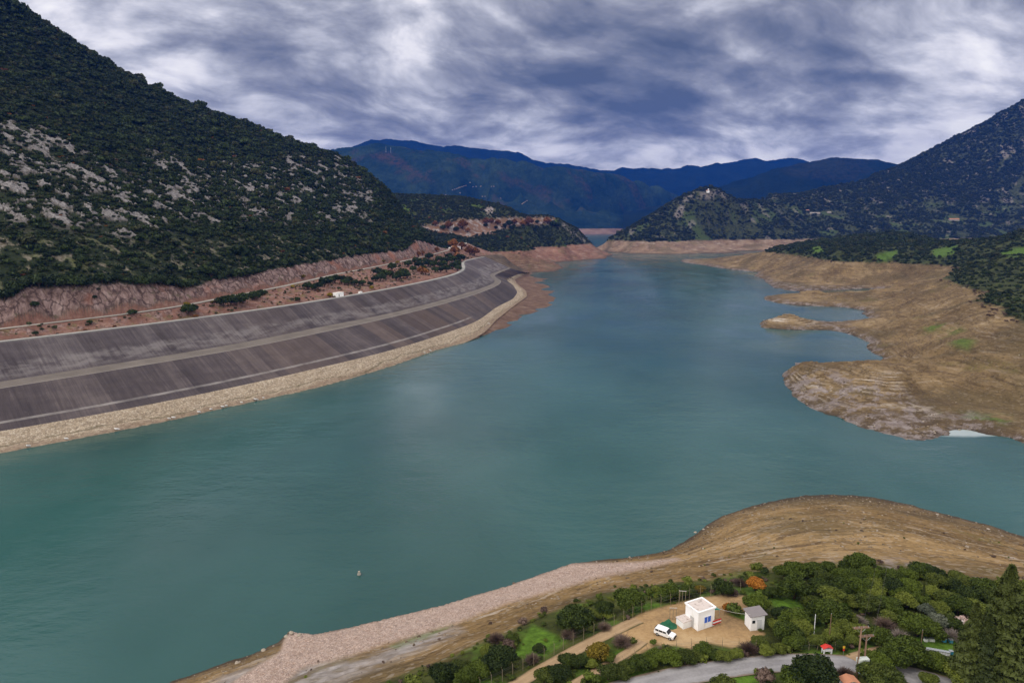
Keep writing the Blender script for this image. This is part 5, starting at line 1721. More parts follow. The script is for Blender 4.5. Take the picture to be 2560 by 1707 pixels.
def plant(kind, loc, R, where, group, key, sq=1.0):
    i = TCOUNT[kind] = TCOUNT.get(kind, -1) + 1
    cm, tm = TP[kind][i % len(TP[kind])]
    nm, ad = WORDS[kind]
    root = empty(nm, loc, rr.uniform(0, 6.28), None, nm.replace("_", " ") if nm != "bare_tree" else "tree", group)
    root.scale = (R, R, R * sq)
    c = obj("crown", cm, root)
    obj("trunk", tm or spire_trunk, root)
    size = "" if kind in ('conifer', 'cypress', 'silver', 'yellow', 'orange') else ("large " if R > 2.6 else "small " if R < 1.6 else "")
    say(root, size + ad + " " + where, key)
    return root


def scale_at(p):
    return math.sqrt(p[0] ** 2 + p[1] ** 2 + (p[2] - CAM_H) ** 2) / FPX


# (u, v, radius px) of each crown's middle
ZONES = [
    ("beside the fence and dirt track", "trees along the fence", [
        ('olive', 1218, 1624, 22), ('round', 1252, 1641, 42), ('round', 1280, 1595, 19), ('round', 1433, 1546, 44), ('round', 1572, 1498, 38), ('round', 1511, 1518, 26), ('olive', 1518, 1531, 18),
        ('round', 1677, 1474, 29), ('round', 1715, 1475, 20), ('olive', 1150, 1664, 28), ('round', 1106, 1684, 34), ('round', 1200, 1668, 30), ('olive', 1463, 1561, 20), ('brown', 1511, 1560, 18),
        ('brown', 1240, 1588, 22), ('brown', 1420, 1578, 20), ('round', 1165, 1690, 30), ('brown', 1330, 1640, 20), ('round', 1346, 1618, 16), ('olive', 1490, 1536, 18)]),
    ("by the dirt track below the yard", "bushes below the yard", [
        ('yellow', 1497, 1622, 33), ('brown', 1556, 1592, 27), ('round', 1419, 1648, 25), ('round', 1450, 1651, 22), ('round', 1392, 1675, 30), ('olive', 1361, 1686, 27), ('olive', 1478, 1655, 18), ('round', 1520, 1640, 18)]),
    ("in the hedge along the asphalt road", "hedge bushes by the road", [
        ('round', 1596, 1655, 27), ('olive', 1572, 1662, 24), ('round', 1645, 1636, 26), ('round', 1681, 1638, 27), ('olive', 1713, 1641, 24), ('round', 1761, 1623, 23), ('olive', 1744, 1638, 18), ('round', 1783, 1632, 20),
        ('olive', 1808, 1635, 21), ('olive', 1840, 1632, 18), ('olive', 1521, 1677, 27), ('olive', 1550, 1680, 22), ('brown', 1872, 1613, 24), ('olive', 1898, 1604, 22), ('olive', 1917, 1625, 19), ('olive', 1946, 1619, 17), ('brown', 1660, 1618, 18), ('round', 1622, 1650, 22)]),
    ("on the bank behind the white house", "trees behind the white house", [
        ('orange', 1889, 1457, 25), ('yellow', 1751, 1469, 15), ('round', 1806, 1466, 26), ('orange', 1821, 1515, 16), ('round', 1893, 1507, 29), ('brown', 1890, 1528, 17), ('brown', 1850, 1450, 18), ('brown', 1830, 1475, 16), ('round', 1930, 1478, 20)]),
    ("on the grove's far edge", "trees of the grove", [
        ('round', 1960, 1430, 24), ('round', 1991, 1422, 27), ('round', 2036, 1421, 24), ('round', 2068, 1420, 22), ('round', 2149, 1407, 31), ('round', 2115, 1414, 20), ('round', 2304, 1422, 27), ('round', 2330, 1430, 22), ('round', 2270, 1432, 20),
        ('olive', 2057, 1440, 22), ('round', 2103, 1435, 25), ('round', 2139, 1435, 25), ('round', 2177, 1435, 25), ('round', 2228, 1437, 25), ('olive', 2338, 1455, 27), ('round', 2373, 1463, 25), ('olive', 2409, 1455, 24), ('round', 2460, 1471, 30), ('olive', 2534, 1478, 36), ('olive', 2575, 1490, 30), ('olive', 2390, 1440, 20)]),
    ("in the middle of the grove", "trees of the grove", [
        ('round', 1985, 1469, 36), ('round', 2049, 1463, 30), ('round', 2103, 1463, 29), ('round', 2146, 1466, 30), ('olive', 2190, 1463, 26), ('round', 2228, 1466, 28), ('round', 2271, 1463, 27), ('olive', 2082, 1491, 32), ('olive', 2024, 1499, 21),
        ('olive', 2182, 1483, 25), ('round', 2067, 1528, 42), ('olive', 2172, 1511, 30), ('round', 2215, 1506, 29), ('olive', 2266, 1501, 25), ('olive', 2330, 1481, 25), ('olive', 2368, 1494, 30), ('round', 2419, 1486, 30), ('round', 2394, 1514, 28),
        ('olive', 2432, 1519, 28), ('olive', 2483, 1499, 30), ('round', 2526, 1514, 32), ('silver', 2317, 1524, 20), ('round', 2250, 1480, 22), ('olive', 2130, 1500, 24), ('round', 2300, 1500, 24), ('olive', 2350, 1522, 22), ('round', 2470, 1528, 24), ('olive', 2120, 1540, 22), ('olive', 2225, 1540, 22)]),
    ("on the grove's near side", "trees of the grove", [
        ('round', 1985, 1541, 34), ('round', 1955, 1530, 26), ('round', 1965, 1578, 32), ('olive', 2006, 1570, 27), ('round', 1985, 1597, 27), ('olive', 2044, 1601, 22), ('olive', 2103, 1562, 29), ('olive', 2144, 1573, 30), ('round', 2190, 1591, 30),
        ('brown', 2212, 1551, 24), ('bare', 2248, 1581, 22), ('bare', 2150, 1545, 18), ('round', 2292, 1562, 37), ('round', 2325, 1576, 29), ('silver', 2343, 1551, 24), ('round', 2378, 1558, 20), ('bare', 2378, 1583, 22), ('olive', 2080, 1585, 24), ('olive', 1940, 1560, 22), ('round', 2010, 1540, 24), ('olive', 2130, 1600, 18), ('bare', 2520, 1560, 22)]),
    ("by the road near the utility poles", "trees by the road", [
        ('round', 2266, 1630, 42), ('round', 2230, 1643, 32), ('round', 2338, 1650, 28), ('olive', 2310, 1645, 24), ('round', 2029, 1680, 52), ('round', 1985, 1695, 34), ('brown', 2113, 1676, 19), ('round', 2190, 1660, 33), ('olive', 2190, 1690, 36),
        ('olive', 2228, 1697, 30), ('olive', 2322, 1697, 22), ('olive', 2394, 1684, 32), ('olive', 2445, 1680, 32), ('olive', 1808, 1716, 32), ('yellow', 2336, 1652, 12), ('round', 2100, 1612, 16), ('brown', 2300, 1620, 14), ('olive', 2540, 1690, 30), ('olive', 2560, 1640, 30)]),
]
for where, group, lst in ZONES:
    for kind, u, v, r in lst:
        p = surfA.hit(u, v + r * .75)
        k = scale_at(p)
        plant(kind, tuple(p - [0, 0, .15]), r * k * .95, where, group, u, rr.uniform(.66, .84))
for kind, u, vb, vt, where in (('conifer', 2417, 1712, 1566, "beside the blue hives near the road"), ('conifer', 2490, 1716, 1506, "rising above the grove beside the cypress"), ('cypress', 2546, 1706, 1528, "at the grove's outer edge beside the tall conifer"), ('cypress', 2521, 1700, 1575, "close beside the tall conifer"),
                               ('cypress', 2304, 1518, 1470, "standing alone in a green gap of the grove"), ('conifer', 2450, 1725, 1590, "between two taller conifers beside the road")):
    p = surfA.hit(u, vb)
    h = (vb - vt) * scale_at(p) / math.cos(rad(31))
    plant(kind, tuple(p), h, where, "conifers by the road" if kind == 'conifer' else "cypresses", u)

# ------------------------------------------------------------------ bushes on the slope above the dam and lower mountain
mk_s = [(crown_mesh("crown", m_scrub, 300 + k, 700, .20, 6, 1.0, .34, .62, .70), trunk_mesh("trunk", 30 + k, .8)) for k in range(3)]
mk_o = [(crown_mesh("crown", m_autumn, 310, 600, .2, 6, 1.0, .34, .6, .6), trunk_mesh("trunk", 35, .8))]
mk_y = [(crown_mesh("crown", m_yellow, 311, 600, .2, 6, 1.0, .34, .6, .6), trunk_mesh("trunk", 36, .8))]
mk_c = [(crown_mesh("crown", m_scrubb, 320 + k, 600, .22, 6, 1.0, .34, .62, .7), trunk_mesh("trunk", 37 + k, .8)) for k in range(2)]


def bushes(name, cat, protos, surf, lst, label, group, grow=1.3):
    for i, (u, v, r) in enumerate(lst):
        p = surf.hit(u, v + r * .7)
        cm, tm = protos[i % len(protos)]
        R = r * scale_at(p) * grow
        root = empty(name, tuple(p - [0, 0, .2 * R]), rr.uniform(0, 6.28), None, cat, group)
        root.scale = (R, R, R)
        obj("crown", cm, root)
        obj("trunk", tm, root)
        say(root, label, u)


def crop(ox, oy, k, lst):
    return [(ox + x * k, oy + y * k, r * k) for x, y, r in lst]


bushes("bush", "bush", mk_s, surfB, crop(600, 560, .3486, [
    (25, 545, 32), (100, 525, 28), (150, 500, 18), (485, 455, 24), (520, 462, 20), (560, 455, 24), (605, 430, 30), (645, 412, 26), (680, 405, 26), (735, 400, 20), (752, 425, 22), (780, 412, 22), (825, 430, 20), (880, 430, 20), (935, 435, 14),
    (410, 545, 14), (710, 465, 10), (990, 355, 26), (975, 400, 20), (1005, 390, 26), (1040, 370, 28), (1090, 318, 26), (1075, 365, 22), (1120, 390, 24), (1150, 375, 26), (1180, 355, 24), (1205, 295, 22), (1240, 330, 20), (1200, 375, 22)]),
       "round dark bush on the slope above the dam crest", "bushes above the dam", 1.5)
bushes("bush", "bush", mk_s, surfB, crop(600, 560, .3486, [
    (1265, 275, 22), (1285, 300, 22), (1310, 330, 20), (1355, 245, 22), (1350, 290, 24), (1390, 300, 22), (1430, 265, 22), (1455, 300, 24), (1480, 330, 22), (1520, 265, 24), (1525, 310, 22), (1560, 300, 24), (1580, 255, 24), (1560, 325, 18), (1500, 240, 18), (1470, 270, 20), (1400, 335, 18), (1330, 275, 18), (1440, 335, 18)]),
       "dark green bush in the thicket by the dam's far bend", "bushes by the dam's bend", 1.6)
bushes("bush", "bush", mk_s, surfB, crop(0, 560, .37, [(1270, 590, 34), (1300, 575, 26), (1510, 535, 36), (1560, 525, 36), (1600, 530, 30), (1640, 515, 32), (1705, 497, 26), (1750, 480, 20), (1790, 468, 16), (608, 670, 14), (243, 745, 14), (240, 550, 18), (640, 500, 12)]),
       "dark green bush below the pale road across the mountain foot", "bushes below the mountain road")
bushes("bush", "bush", mk_s, surfB, crop(0, 560, .37, [
    (30, 495, 40), (80, 475, 36), (110, 440, 40), (160, 425, 38), (215, 405, 36), (265, 395, 44), (315, 405, 44), (370, 385, 36), (430, 405, 42), (500, 405, 48), (555, 395, 46), (590, 410, 34), (690, 375, 40), (735, 378, 42), (790, 372, 30), (900, 390, 30), (955, 398, 40), (1015, 392, 42), (1085, 392, 38), (1135, 400, 28),
    (1195, 405, 36), (1245, 420, 42), (1300, 402, 36), (1385, 315, 36), (1430, 335, 40), (1490, 365, 30), (1540, 335, 30), (1605, 345, 40), (1675, 338, 42), (1715, 322, 32)]),
       "broad dark bush along the top of the pink rock cut", "bushes along the rock cut", 1.1)
bushes("bush", "bush", mk_o, surfB, crop(600, 560, .3486, [(1545, 200, 28), (1560, 240, 22), (1530, 150, 26), (1590, 165, 22), (1300, 345, 24), (1330, 350, 20), (1280, 222, 16), (1310, 215, 14), (1410, 190, 14), (1650, 205, 30), (1680, 210, 26)]), "rust-orange bush near the dam's far bend", "rusty bushes by the dam", 1.5)
bushes("bush", "bush", mk_y, surfB, crop(600, 560, .3486, [(457, 381, 13), (1030, 270, 12), (1130, 278, 12), (645, 515, 18), (945, 460, 14), (380, 450, 12), (1515, 140, 22), (1405, 188, 10)]) + crop(0, 560, .37, [(1262, 548, 16), (1437, 532, 10)]), "small yellow bush near the pale mountain road", "yellow bushes by the mountain road")
bushes("tree", "tree", mk_o, surfC, crop(900, 480, .2806, [(785, 302, 36), (910, 300, 44), (1130, 268, 34), (1175, 262, 24), (1380, 272, 26), (1500, 272, 40), (1670, 262, 32), (670, 285, 24), (1450, 285, 24), (960, 345, 22), (1230, 276, 26)]), "rust-brown tree beside the headland's road shelf", "autumn trees on the headland", 1.2)
bushes("tree", "tree", mk_c, surfC, crop(900, 480, .2806, [(740, 320, 24), (860, 335, 22), (1120, 300, 16), (1330, 285, 28), (1360, 320, 22), (1580, 270, 18), (1720, 290, 30), (1290, 300, 18), (1210, 320, 16), (1760, 300, 24)]), "dark green tree on the headland's reddish road shelf", "green trees on the headland shelf", 1.2)
# ================================================================== buildings, poles, vehicle, small things
def plain(name, col, rough=.8, var=.12, scale=3.0, spec=.2, metal=0.0, dirt=None):
    m, nt, b = new_mat(name, rough, spec)
    pos = nt.node('ShaderNodeTexCoord').outputs['Object']
    n_ = nt.noise(pos, scale, 5, .6)
    c = nt.mix(n_, tuple(k * (1 - var) for k in col), tuple(min(1, k * (1 + var)) for k in col))
    if dirt:
        c = nt.mix(nt.step(nt.noise(nt.scaled(pos, (1, 1, .35)), scale * .7, 6, .7), .52, .70), c, dirt)
    nt.set(b.inputs['Base Color'], c)
    b.inputs['Metallic'].default_value = metal
    return m


W_wall = plain("white_wall", (.86, .86, .86), .85, .04, 1.5, dirt=(.72, .70, .66))
W_far = plain("pale_wall", (.30, .27, .24), .9, .1, .1)
R_tile = plain("roof_tile", (.42, .19, .11), .85, .2, .5)
R_old = plain("old_roof", (.56, .49, .45), .9, .15, 2.0, dirt=(.16, .12, .10))
R_grey = plain("grey_sheet_roof", (.20, .18, .18), .6, .15, 2.0)
M_blue = plain("blue_shutter", (.045, .13, .55), .5, .1)
M_dark = plain("dark_glass", (.015, .017, .020), .15, .1, spec=.5)
M_teal = plain("teal_canvas", (.02, .20, .15), .8, .2)
M_green = plain("green_netting", (.020, .105, .055), .9, .3, 5.0)
M_conc = plain("concrete", (.46, .43, .39), .9, .15, 4.0)
M_post = plain("concrete_post", (.22, .18, .12), .9, .15, 4.0)
M_rust = plain("rusty_steel", (.17, .085, .055), .8, .25, 6.0)
M_wood = plain("weathered_pole", (.20, .125, .085), .9, .2, 6.0)
M_steel = plain("galvanised_steel", (.38, .40, .41), .45, .1, metal=.6)
M_tank = plain("transformer_paint", (.33, .40, .44), .5, .1)
M_car = plain("white_car_paint", (.82, .82, .82), .25, .02, spec=.5)
M_tyre = plain("tyre_rubber", (.02, .02, .02), .9, .1)
M_red = plain("red_paint", (.50, .035, .025), .5, .1)
M_yell = plain("yellow_paint", (.70, .42, .03), .5, .1)
M_hiveb = plain("blue_hive", (.06, .32, .50), .6, .1)
M_hivew = plain("white_hive", (.72, .73, .74), .7, .08)
M_wire = plain("wire", (.09, .085, .08), .6, .1)
M_rock = plain("pale_rock", (.33, .28, .22), .95, .2, 1.2, dirt=(.20, .16, .12))
M_slab = plain("pale_slab", (.60, .58, .55), .95, .12, .6)
M_light = plain("lamp_glass", (.55, .55, .52), .2, .05, spec=.5)


def base_dir(a, b_):
    v_ = np.array(b_) - np.array(a)
    return math.atan2(v_[1], v_[0])


def rock_mesh(name, mat, seed, n=10):
    v, f = lump((0, 0, .25), 1.0, .62, seed, n, 7, .2)
    return raw_mesh(name, v, f, mat)


# ---- white house in the yard
c0, cl, cr_ = surfA.hit(1744, 1577), surfA.hit(1698, 1562), surfA.hit(1785, 1563)
ang = base_dir(c0, cr_)
lw = float(np.linalg.norm((cr_ - c0)[:2]))
ll = float(np.linalg.norm((cl - c0)[:2]))
HH = 3.45
hs = empty("house", tuple(c0 - [0, 0, .05]), ang, "small white flat-roofed house with a blue window in the sandy yard", "house")
mb = MB()
mb.box((lw / 2, ll / 2, HH / 2), (lw, ll, HH))
mb.build("wall", W_wall, hs, bevel=.03)
mb = MB()
mb.box((lw / 2, ll / 2, HH + .06), (lw - .3, ll - .3, .12))
rf = mb.build("roof", R_old, hs)
mb = MB()
for c, s_ in (((lw / 2, -.06, HH + .12), (lw + .3, .26, .26)), ((lw / 2, ll + .06, HH + .12), (lw + .3, .26, .26)), ((-.06, ll / 2, HH + .122), (.26, ll - .14, .26)), ((lw + .06, ll / 2, HH + .122), (.26, ll - .14, .26))):
    mb.box(c, s_)
mb.build("parapet", W_wall, rf, bevel=.02)
wn_ = MB().box((lw * .56, -.02, 1.75), (1.5, .10, 1.15)).build("window", M_blue, hs)
fr_ = MB()
for dx_ in (-.78, 0, .78):
    fr_.box((lw * .56 + dx_, -.06, 1.75), (.07, .1, 1.25))
for dz_ in (-.6, .6):
    fr_.box((lw * .56, -.058, 1.75 + dz_), (1.5, .1, .07))
fr_.build("frame", W_wall, wn_)
MB().box((-.02, ll * .45, 1.0), (.08, .9, 2.0)).build("door", plain("door_paint", (.45, .44, .43), .6, .1), hs)
ax = MB().box((-.95, ll * .75, .65), (1.9, 1.9, 1.3))
an = ax.build("annex", W_wall, hs, bevel=.03)
MB().box((-.95, ll * .75, 1.34), (2.1, 2.1, .10)).build("roof", R_old, an)
aw = MB().add([(lw + .02, .3, 2.9), (lw + 1.6, .3, 2.5), (lw + 1.6, 2.2, 2.5), (lw + .02, 2.2, 2.9), (lw + .02, .3, 2.84), (lw + 1.6, .3, 2.44), (lw + 1.6, 2.2, 2.44), (lw + .02, 2.2, 2.84)],
              [(0, 1, 2, 3), (7, 6, 5, 4), (0, 4, 5, 1), (1, 5, 6, 2), (2, 6, 7, 3), (3, 7, 4, 0)]).build("awning", M_teal, hs)
aw2 = MB()
for y_ in (.4, 2.1):
    aw2.tube([(lw + 1.5, y_, 0), (lw + 1.5, y_, 2.46)], .03)
aw2.build("support", M_steel, aw)
# ---- red and white barrier beside the house
p = surfA.hit(1792, 1562)
br = empty("barrier", tuple(p), ang, "red and white barrier standing beside the white house", "barrier")
for zz_, mm in ((.95, M_red), (.68, M_hivew), (.41, M_red)):
    MB().box((0, 0, zz_), (1.9, .06, .25)).build("board", mm, br)
for s_ in (-.8, .8):
    MB().tube([(s_, .05, 0), (s_, .05, 1.1)], .035).build("leg", M_steel, br)

# ---- pickup
a_, b2 = surfA.hit(1645, 1583), surfA.hit(1680, 1596)
car = empty("car", tuple((a_ + b2) / 2), base_dir(a_, b2), "white estate car parked on the sand beside the white house", "car")
car.scale = (.82, .82, .82)
pr_ = [(-2.15, .45), (-2.2, .95), (-2.05, 1.12), (-1.95, 1.62), (-1.6, 1.70), (.25, 1.68), (.50, 1.62), (1.05, 1.08), (1.95, .98), (2.15, .85), (2.18, .45), (1.75, .38), (-1.75, .38)]
MB().prism(pr_, -.84, .84).build("body", M_car, car, bevel=.07)
MB().add([(.53, -.70, 1.60), (1.06, -.76, 1.12), (1.06, .76, 1.12), (.53, .70, 1.60), (.56, -.70, 1.62), (1.09, -.76, 1.14), (1.09, .76, 1.14), (.56, .70, 1.62)],
         [(3, 2, 1, 0), (4, 5, 6, 7), (0, 1, 5, 4), (1, 2, 6, 5), (2, 3, 7, 6), (3, 0, 4, 7)]).build("windscreen", M_dark, car)
MB().box((-2.02, 0, 1.38), (.08, 1.35, .42), 0, -.2).build("rear_window", M_dark, car)
for s_ in (-1, 1):
    for (x0, x1) in ((-1.85, -1.15), (-1.08, -.28), (-.2, .62)):
        MB().prism([(x0, 1.12), (x0 + .04, 1.52), (min(x1, .45), 1.52), (x1, 1.12)], .845 * s_, .86 * s_).build("side_window", M_dark, car)
    MB().box((2.10, .58 * s_, .78), (.14, .36, .18)).build("headlight", M_light, car, bevel=.03)
    MB().box((.62, .96 * s_, 1.16), (.14, .2, .14)).build("mirror", M_car, car, bevel=.03)
    for x_ in (-1.35, 1.38):
        whl = MB().tube([(x_, .64 * s_, .34), (x_, .87 * s_, .34)], .34, 18).build("wheel", M_tyre, car)
        MB().tube([(x_, .86 * s_, .34), (x_, .885 * s_, .34)], .19, 14).build("rim", M_steel, whl)
MB().box((2.2, 0, .52), (.14, 1.6, .24)).build("bumper", M_tyre, car, bevel=.04)
MB().box((2.16, 0, .78), (.08, .8, .14)).build("grille", M_dark, car)

# ---- heap of green netting
p = surfA.hit(1671, 1563)
Xg, Yg = np.meshgrid(np.linspace(-1, 1, 26), np.linspace(-1, 1, 26))
rg_ = np.hypot(Xg, Yg)
zg = 1.25 * np.exp(-2.2 * rg_ ** 2) * (1 + .55 * fbm(Xg * 2.2, Yg * 2.2, 400, 4)) - .12
tag(obj("netting_heap", raw_mesh("netting_heap", np.stack([Xg * 1.5 + p[0], Yg * 1.2 + p[1], zg * .85 + p[2]], -1).reshape(-1, 3), grid_faces(26, 26), M_green, True)), "heap of green netting between the white car and the white house", "netting")

# ---- hut with grey roof
p = surfA.hit(1893, 1575)
ht = empty("hut", tuple(p - [0, 0, .05]), rad(8), "white hut with a grey sheet roof at the grove's edge", "hut")
MB().box((0, 1.1, 1.35), (2.5, 2.2, 2.7)).build("wall", W_wall, ht, bevel=.03)
MB().prism([(-1.55, 2.72), (1.6, 3.02), (1.6, 3.10), (-1.55, 2.80)], -.35, 2.6).build("roof", R_grey, ht)
MB().box((.3, -.02, 1.05), (.8, .06, 2.0)).build("door", plain("grey_door", (.60, .61, .62), .6, .05), ht)
MB().box((-.75, -.02, 1.7), (.5, .06, .5)).build("window", M_dark, ht)

# ---- overhead cable from house to hut
hp = np.array(c0) + [math.cos(ang) * lw, math.sin(ang) * lw, HH]
hp2 = np.array(p) + [-1.3, .2, 2.9]
tag(MB().tube([tuple(hp + (hp2 - hp) * t - [0, 0, 1.0 * t * (1 - t)]) for t in np.linspace(0, 1, 12)], .022, 5).build("cable", plain("pale_cable", (.5, .48, .45), .6), None), "pale overhead cable between the white house and the grey-roofed hut", "cable")


# ---- fence of concrete posts with bent tops
def post(loc, rz, root, h=2.1):
    mb = MB().tube([(0, 0, 0), (0, 0, h), (.28, 0, h + .38)], [.045, .042, .04], 6)
    o = mb.build("post", M_post, root)
    o.location = loc
    o.rotation_euler = (0, 0, rz)
    return o


def fence(px, gap, label, group=None, h=2.1):
    q = np.array([surfA.hit(*k) for k in px])
    s_ = arc(q)
    ss_ = np.arange(0, s_[-1], gap)
    r_ = np.stack([np.interp(ss_, s_, q[:, i]) for i in range(3)], -1)
    r_[:, 2] = surfA(r_[:, 0], r_[:, 1])
    root = empty("fence", tuple(r_[0]), 0, label, "fence", group)
    for i, k in enumerate(r_):
        t = r_[min(i + 1, len(r_) - 1)] - r_[max(i - 1, 0)]
        post(tuple(k - r_[0]), math.atan2(t[1], t[0]) + rad(90), root, h)
    for z_ in (.5, 1.1, 1.7, 2.0):
        MB().tube([tuple(k - r_[0] + [0, 0, z_ * h / 2.1]) for k in r_], .012, 4, False).build("wire", M_wire, root)


fence([(1200, 1730), (1252, 1706), (1304, 1678), (1377, 1642), (1419, 1617), (1480, 1590), (1548, 1560), (1613, 1530), (1664, 1514), (1690, 1506), (1721, 1498), (1770, 1492), (1819, 1484), (1866, 1482)], 2.2, "fence of bent-topped concrete posts between the dirt track and the bank")
fence([(1500, 1702), (1560, 1668), (1620, 1640), (1700, 1628), (1780, 1620), (1850, 1625), (1920, 1632)], 2.6, "fence of short posts hidden in the hedge by the asphalt road", None, 1.6)
fence([(1980, 1626), (2030, 1624), (2100, 1626)], 1.4, "low dark fence behind the roadside shrine", None, 1.0)
# gate frame by the house, goal-like frame behind it
for (u0, u1, vb, vt, lab) in ((1674, 1690, 1549, 1523, "thin steel frame beside the green netting heap"), (1697, 1713, 1512, 1481, "tall three-post frame with a pale top bar behind the white house")):
    a_, b2 = surfA.hit(u0, vb), surfA.hit(u1, vb)
    h = (vb - vt) * scale_at(a_) / math.cos(rad(29))
    r_ = empty("frame", tuple(a_), base_dir(a_, b2), lab, "frame")
    L_ = float(np.linalg.norm((b2 - a_)[:2]))
    for t in (0, .5, 1):
        MB().tube([(L_ * t, 0, -.1), (L_ * t, 0, h)], .045).build("post", M_post, r_)
    MB().tube([(-.1, 0, h), (L_ + .1, 0, h)], .05).build("top_bar", M_conc, r_)

# ---- utility poles with crossbars; transformer between them
pb = []
for (u, vb, vt, bw, lab) in ((2141, 1697, 1600, 2.5, "taller wooden utility pole with a wide crossbar above the grey transformer"), (2157, 1690, 1614, 2.3, "shorter wooden utility pole with a crossbar beside the grey transformer")):
    a_ = surfA.hit(u, vb)
    h = (vb - vt) * scale_at(a_) / math.cos(rad(33))
    r_ = empty("utility_pole", tuple(a_), rad(8), lab, "utility pole", "utility poles by the road")
    MB().tube([(0, 0, -.3), (0, 0, h * .5), (0, 0, h)], [.15, .13, .11], 9).build("pole", M_wood, r_, True)
    cb = MB().box((.05, 0, h - .1), (bw, .16, .16)).box((.05, .28, h - .1), (bw, .14, .14)).build("crossbar", M_wood, r_)
    for t in (-.45, -.15, .15, .45):
        MB().tube([(bw * t, 0, h - .02), (bw * t, 0, h + .2)], [.05, .035], 7).build("insulator", M_steel, cb)
    MB().tube([(-.8, 0, h - .15), (0, 0, h - .9), (.8, 0, h - .15)], .025, 5).build("brace", M_steel, r_)
    pb.append((a_, h))
a_ = (pb[0][0] + pb[1][0]) / 2
tr_ = empty("transformer", tuple(a_ + [0, 0, 1.15]), rad(8), "blue-grey electrical transformer held between the two utility poles", "transformer")
MB().box((.12, -.25, .55), (1.5, .85, 1.1)).build("lower_tank", M_tank, tr_, bevel=.05)
MB().box((.1, -.2, 1.9), (1.7, .8, .75)).build("upper_box", plain("pale_box", (.48, .52, .48), .6), tr_, bevel=.05)
for i in range(3):
    MB().tube([(-.3 + i * .4, -.25, 1.1), (-.3 + i * .4, -.25, 1.45)], [.07, .05], 7).build("bushing", M_rust, tr_)
for s_ in (-.6, .8):
    MB().tube([(s_, -.25, -1.3), (s_, -.25, 0)], .05).build("leg", M_steel, tr_)
for k in (-1.0, 1.0):
    a1 = pb[0][0] + [k, 0, pb[0][1] + .15]
    a2 = pb[1][0] + [k, 0, pb[1][1] + .15]
    far = a2 + np.array([14.0, 22.0, -.5])
    tag(MB().tube([tuple(a2 + (far - a2) * t - [0, 0, 2.2 * t * (1 - t)]) for t in np.linspace(0, 1, 12)], .012, 4).build("power_line", M_wire), "%s power line running from the shorter utility pole over the trees" % ("nearer" if k < 0 else "further"), "power line", "power lines")
# ---- small tiled roof under the poles
p = surfA.hit(2128, 1732)
sh = empty("shed", tuple(p), rad(6), "small shed with a reddish tiled roof below the utility poles", "shed")
MB().box((0, .7, .8), (2.0, 1.5, 1.6)).build("wall", W_wall, sh)
MB().prism([(-1.25, 1.55), (0, 2.0), (1.25, 1.55), (1.25, 1.63), (0, 2.08), (-1.25, 1.63)], -.2, 1.6).build("roof", R_tile, sh)
# ---- roadside shrine, posts and sign
p = surfA.hit(2066, 1632)
sh = empty("shrine", tuple(p), rad(5), "little roadside shrine with a red roof on white legs", "shrine")
for x_ in (-.6, .6):
    for y_ in (-.3, .3):
        MB().box((x_, y_, .5), (.14, .14, 1.0)).build("leg", M_hivew, sh)
MB().box((0, 0, .78), (1.3, .7, .45)).build("box", M_hivew, sh)
MB().prism([(-.85, 1.02), (0, 1.32), (.85, 1.02), (.85, 1.08), (0, 1.40), (-.85, 1.08)], -.5, .5).build("roof", M_red, sh)
p = surfA.hit(2080, 1632)
tag(MB().tube([tuple(p), tuple(p + [0, 0, .95])], .06).build("marker_post", M_hivew), "short white marker post beside the red-roofed shrine", "post")
p = surfA.hit(2108, 1635)
sg = empty("road_sign", tuple(p), rad(0), "thin roadside post with a yellow and red sign", "sign")
MB().tube([(0, 0, 0), (0, 0, 1.5)], .035).build("post", M_steel, sg)
MB().box((0, -.05, 1.3), (.34, .03, .42)).build("plate", M_yell, sg)
MB().box((0, -.05, .82), (.30, .03, .36)).build("lower_plate", M_red, sg)
for (u, vb, vt, mm, lab) in ((2034, 1594, 1547, M_hivew, "slender white pole rising from the grove"), (2072, 1607, 1549, M_wood, "slender brown wooden pole rising from the grove"), (2302, 1617, 1585, M_wood, "slender dark pole standing on the green lawn")):
    a_ = surfA.hit(u, vb)
    h = (vb - vt) * scale_at(a_) / math.cos(rad(31))
    r_ = empty("pole", tuple(a_), 0, lab, "pole")
    MB().tube([(0, 0, -.2), (0, 0, h)], [.07, .05], 7).build("shaft", mm, r_)
    MB().tube([(0, 0, h), (0, 0, h + .1)], [.06, .03], 7).build("cap", M_steel, r_)
# ---- beehives on the lawn
hive_m = {}
for nm_, mm in (("white", M_hivew), ("blue", M_hiveb)):
    hive_m[nm_] = (MB().box((0, 0, .32), (.50, .45, .5)).mesh("box", mm), MB().box((0, 0, .61), (.56, .52, .08)).mesh("lid", M_steel), MB().box((0, 0, .04), (.44, .40, .07)).mesh("stand", M_wood))
hives = [(2319 + 6.2 * i, 1629 + 1.1 * i, "white", "white beehive in the row below the green lawn") for i in range(9)] + \
        [(2377, 1635, "blue", "blue beehive ending the white row"), (2360, 1604, "blue", "light blue beehive on the lawn's far side"), (2376, 1606, "blue", "blue beehive beside the leafless tree on the lawn"), (2418, 1676, "blue", "blue beehive under the shaggy conifer"),
         (2314, 1603, "white", "white beehive on the lawn beside the dark pole"), (2324, 1602, "white", "white beehive in the middle of the lawn"), (2331, 1603, "white", "pale beehive further along the lawn")]
for (u, v, nm_, lab) in hives:
    a_ = surfA.hit(u, v)
    r_ = empty("beehive", tuple(a_), rad(-6), None, "beehive", "beehives on the lawn")
    r_.scale = (1.05, 1.05, 1.05)
    for me in hive_m[nm_]:
        obj(me.name.split('.')[0], me, r_)
    say(r_, lab, u)
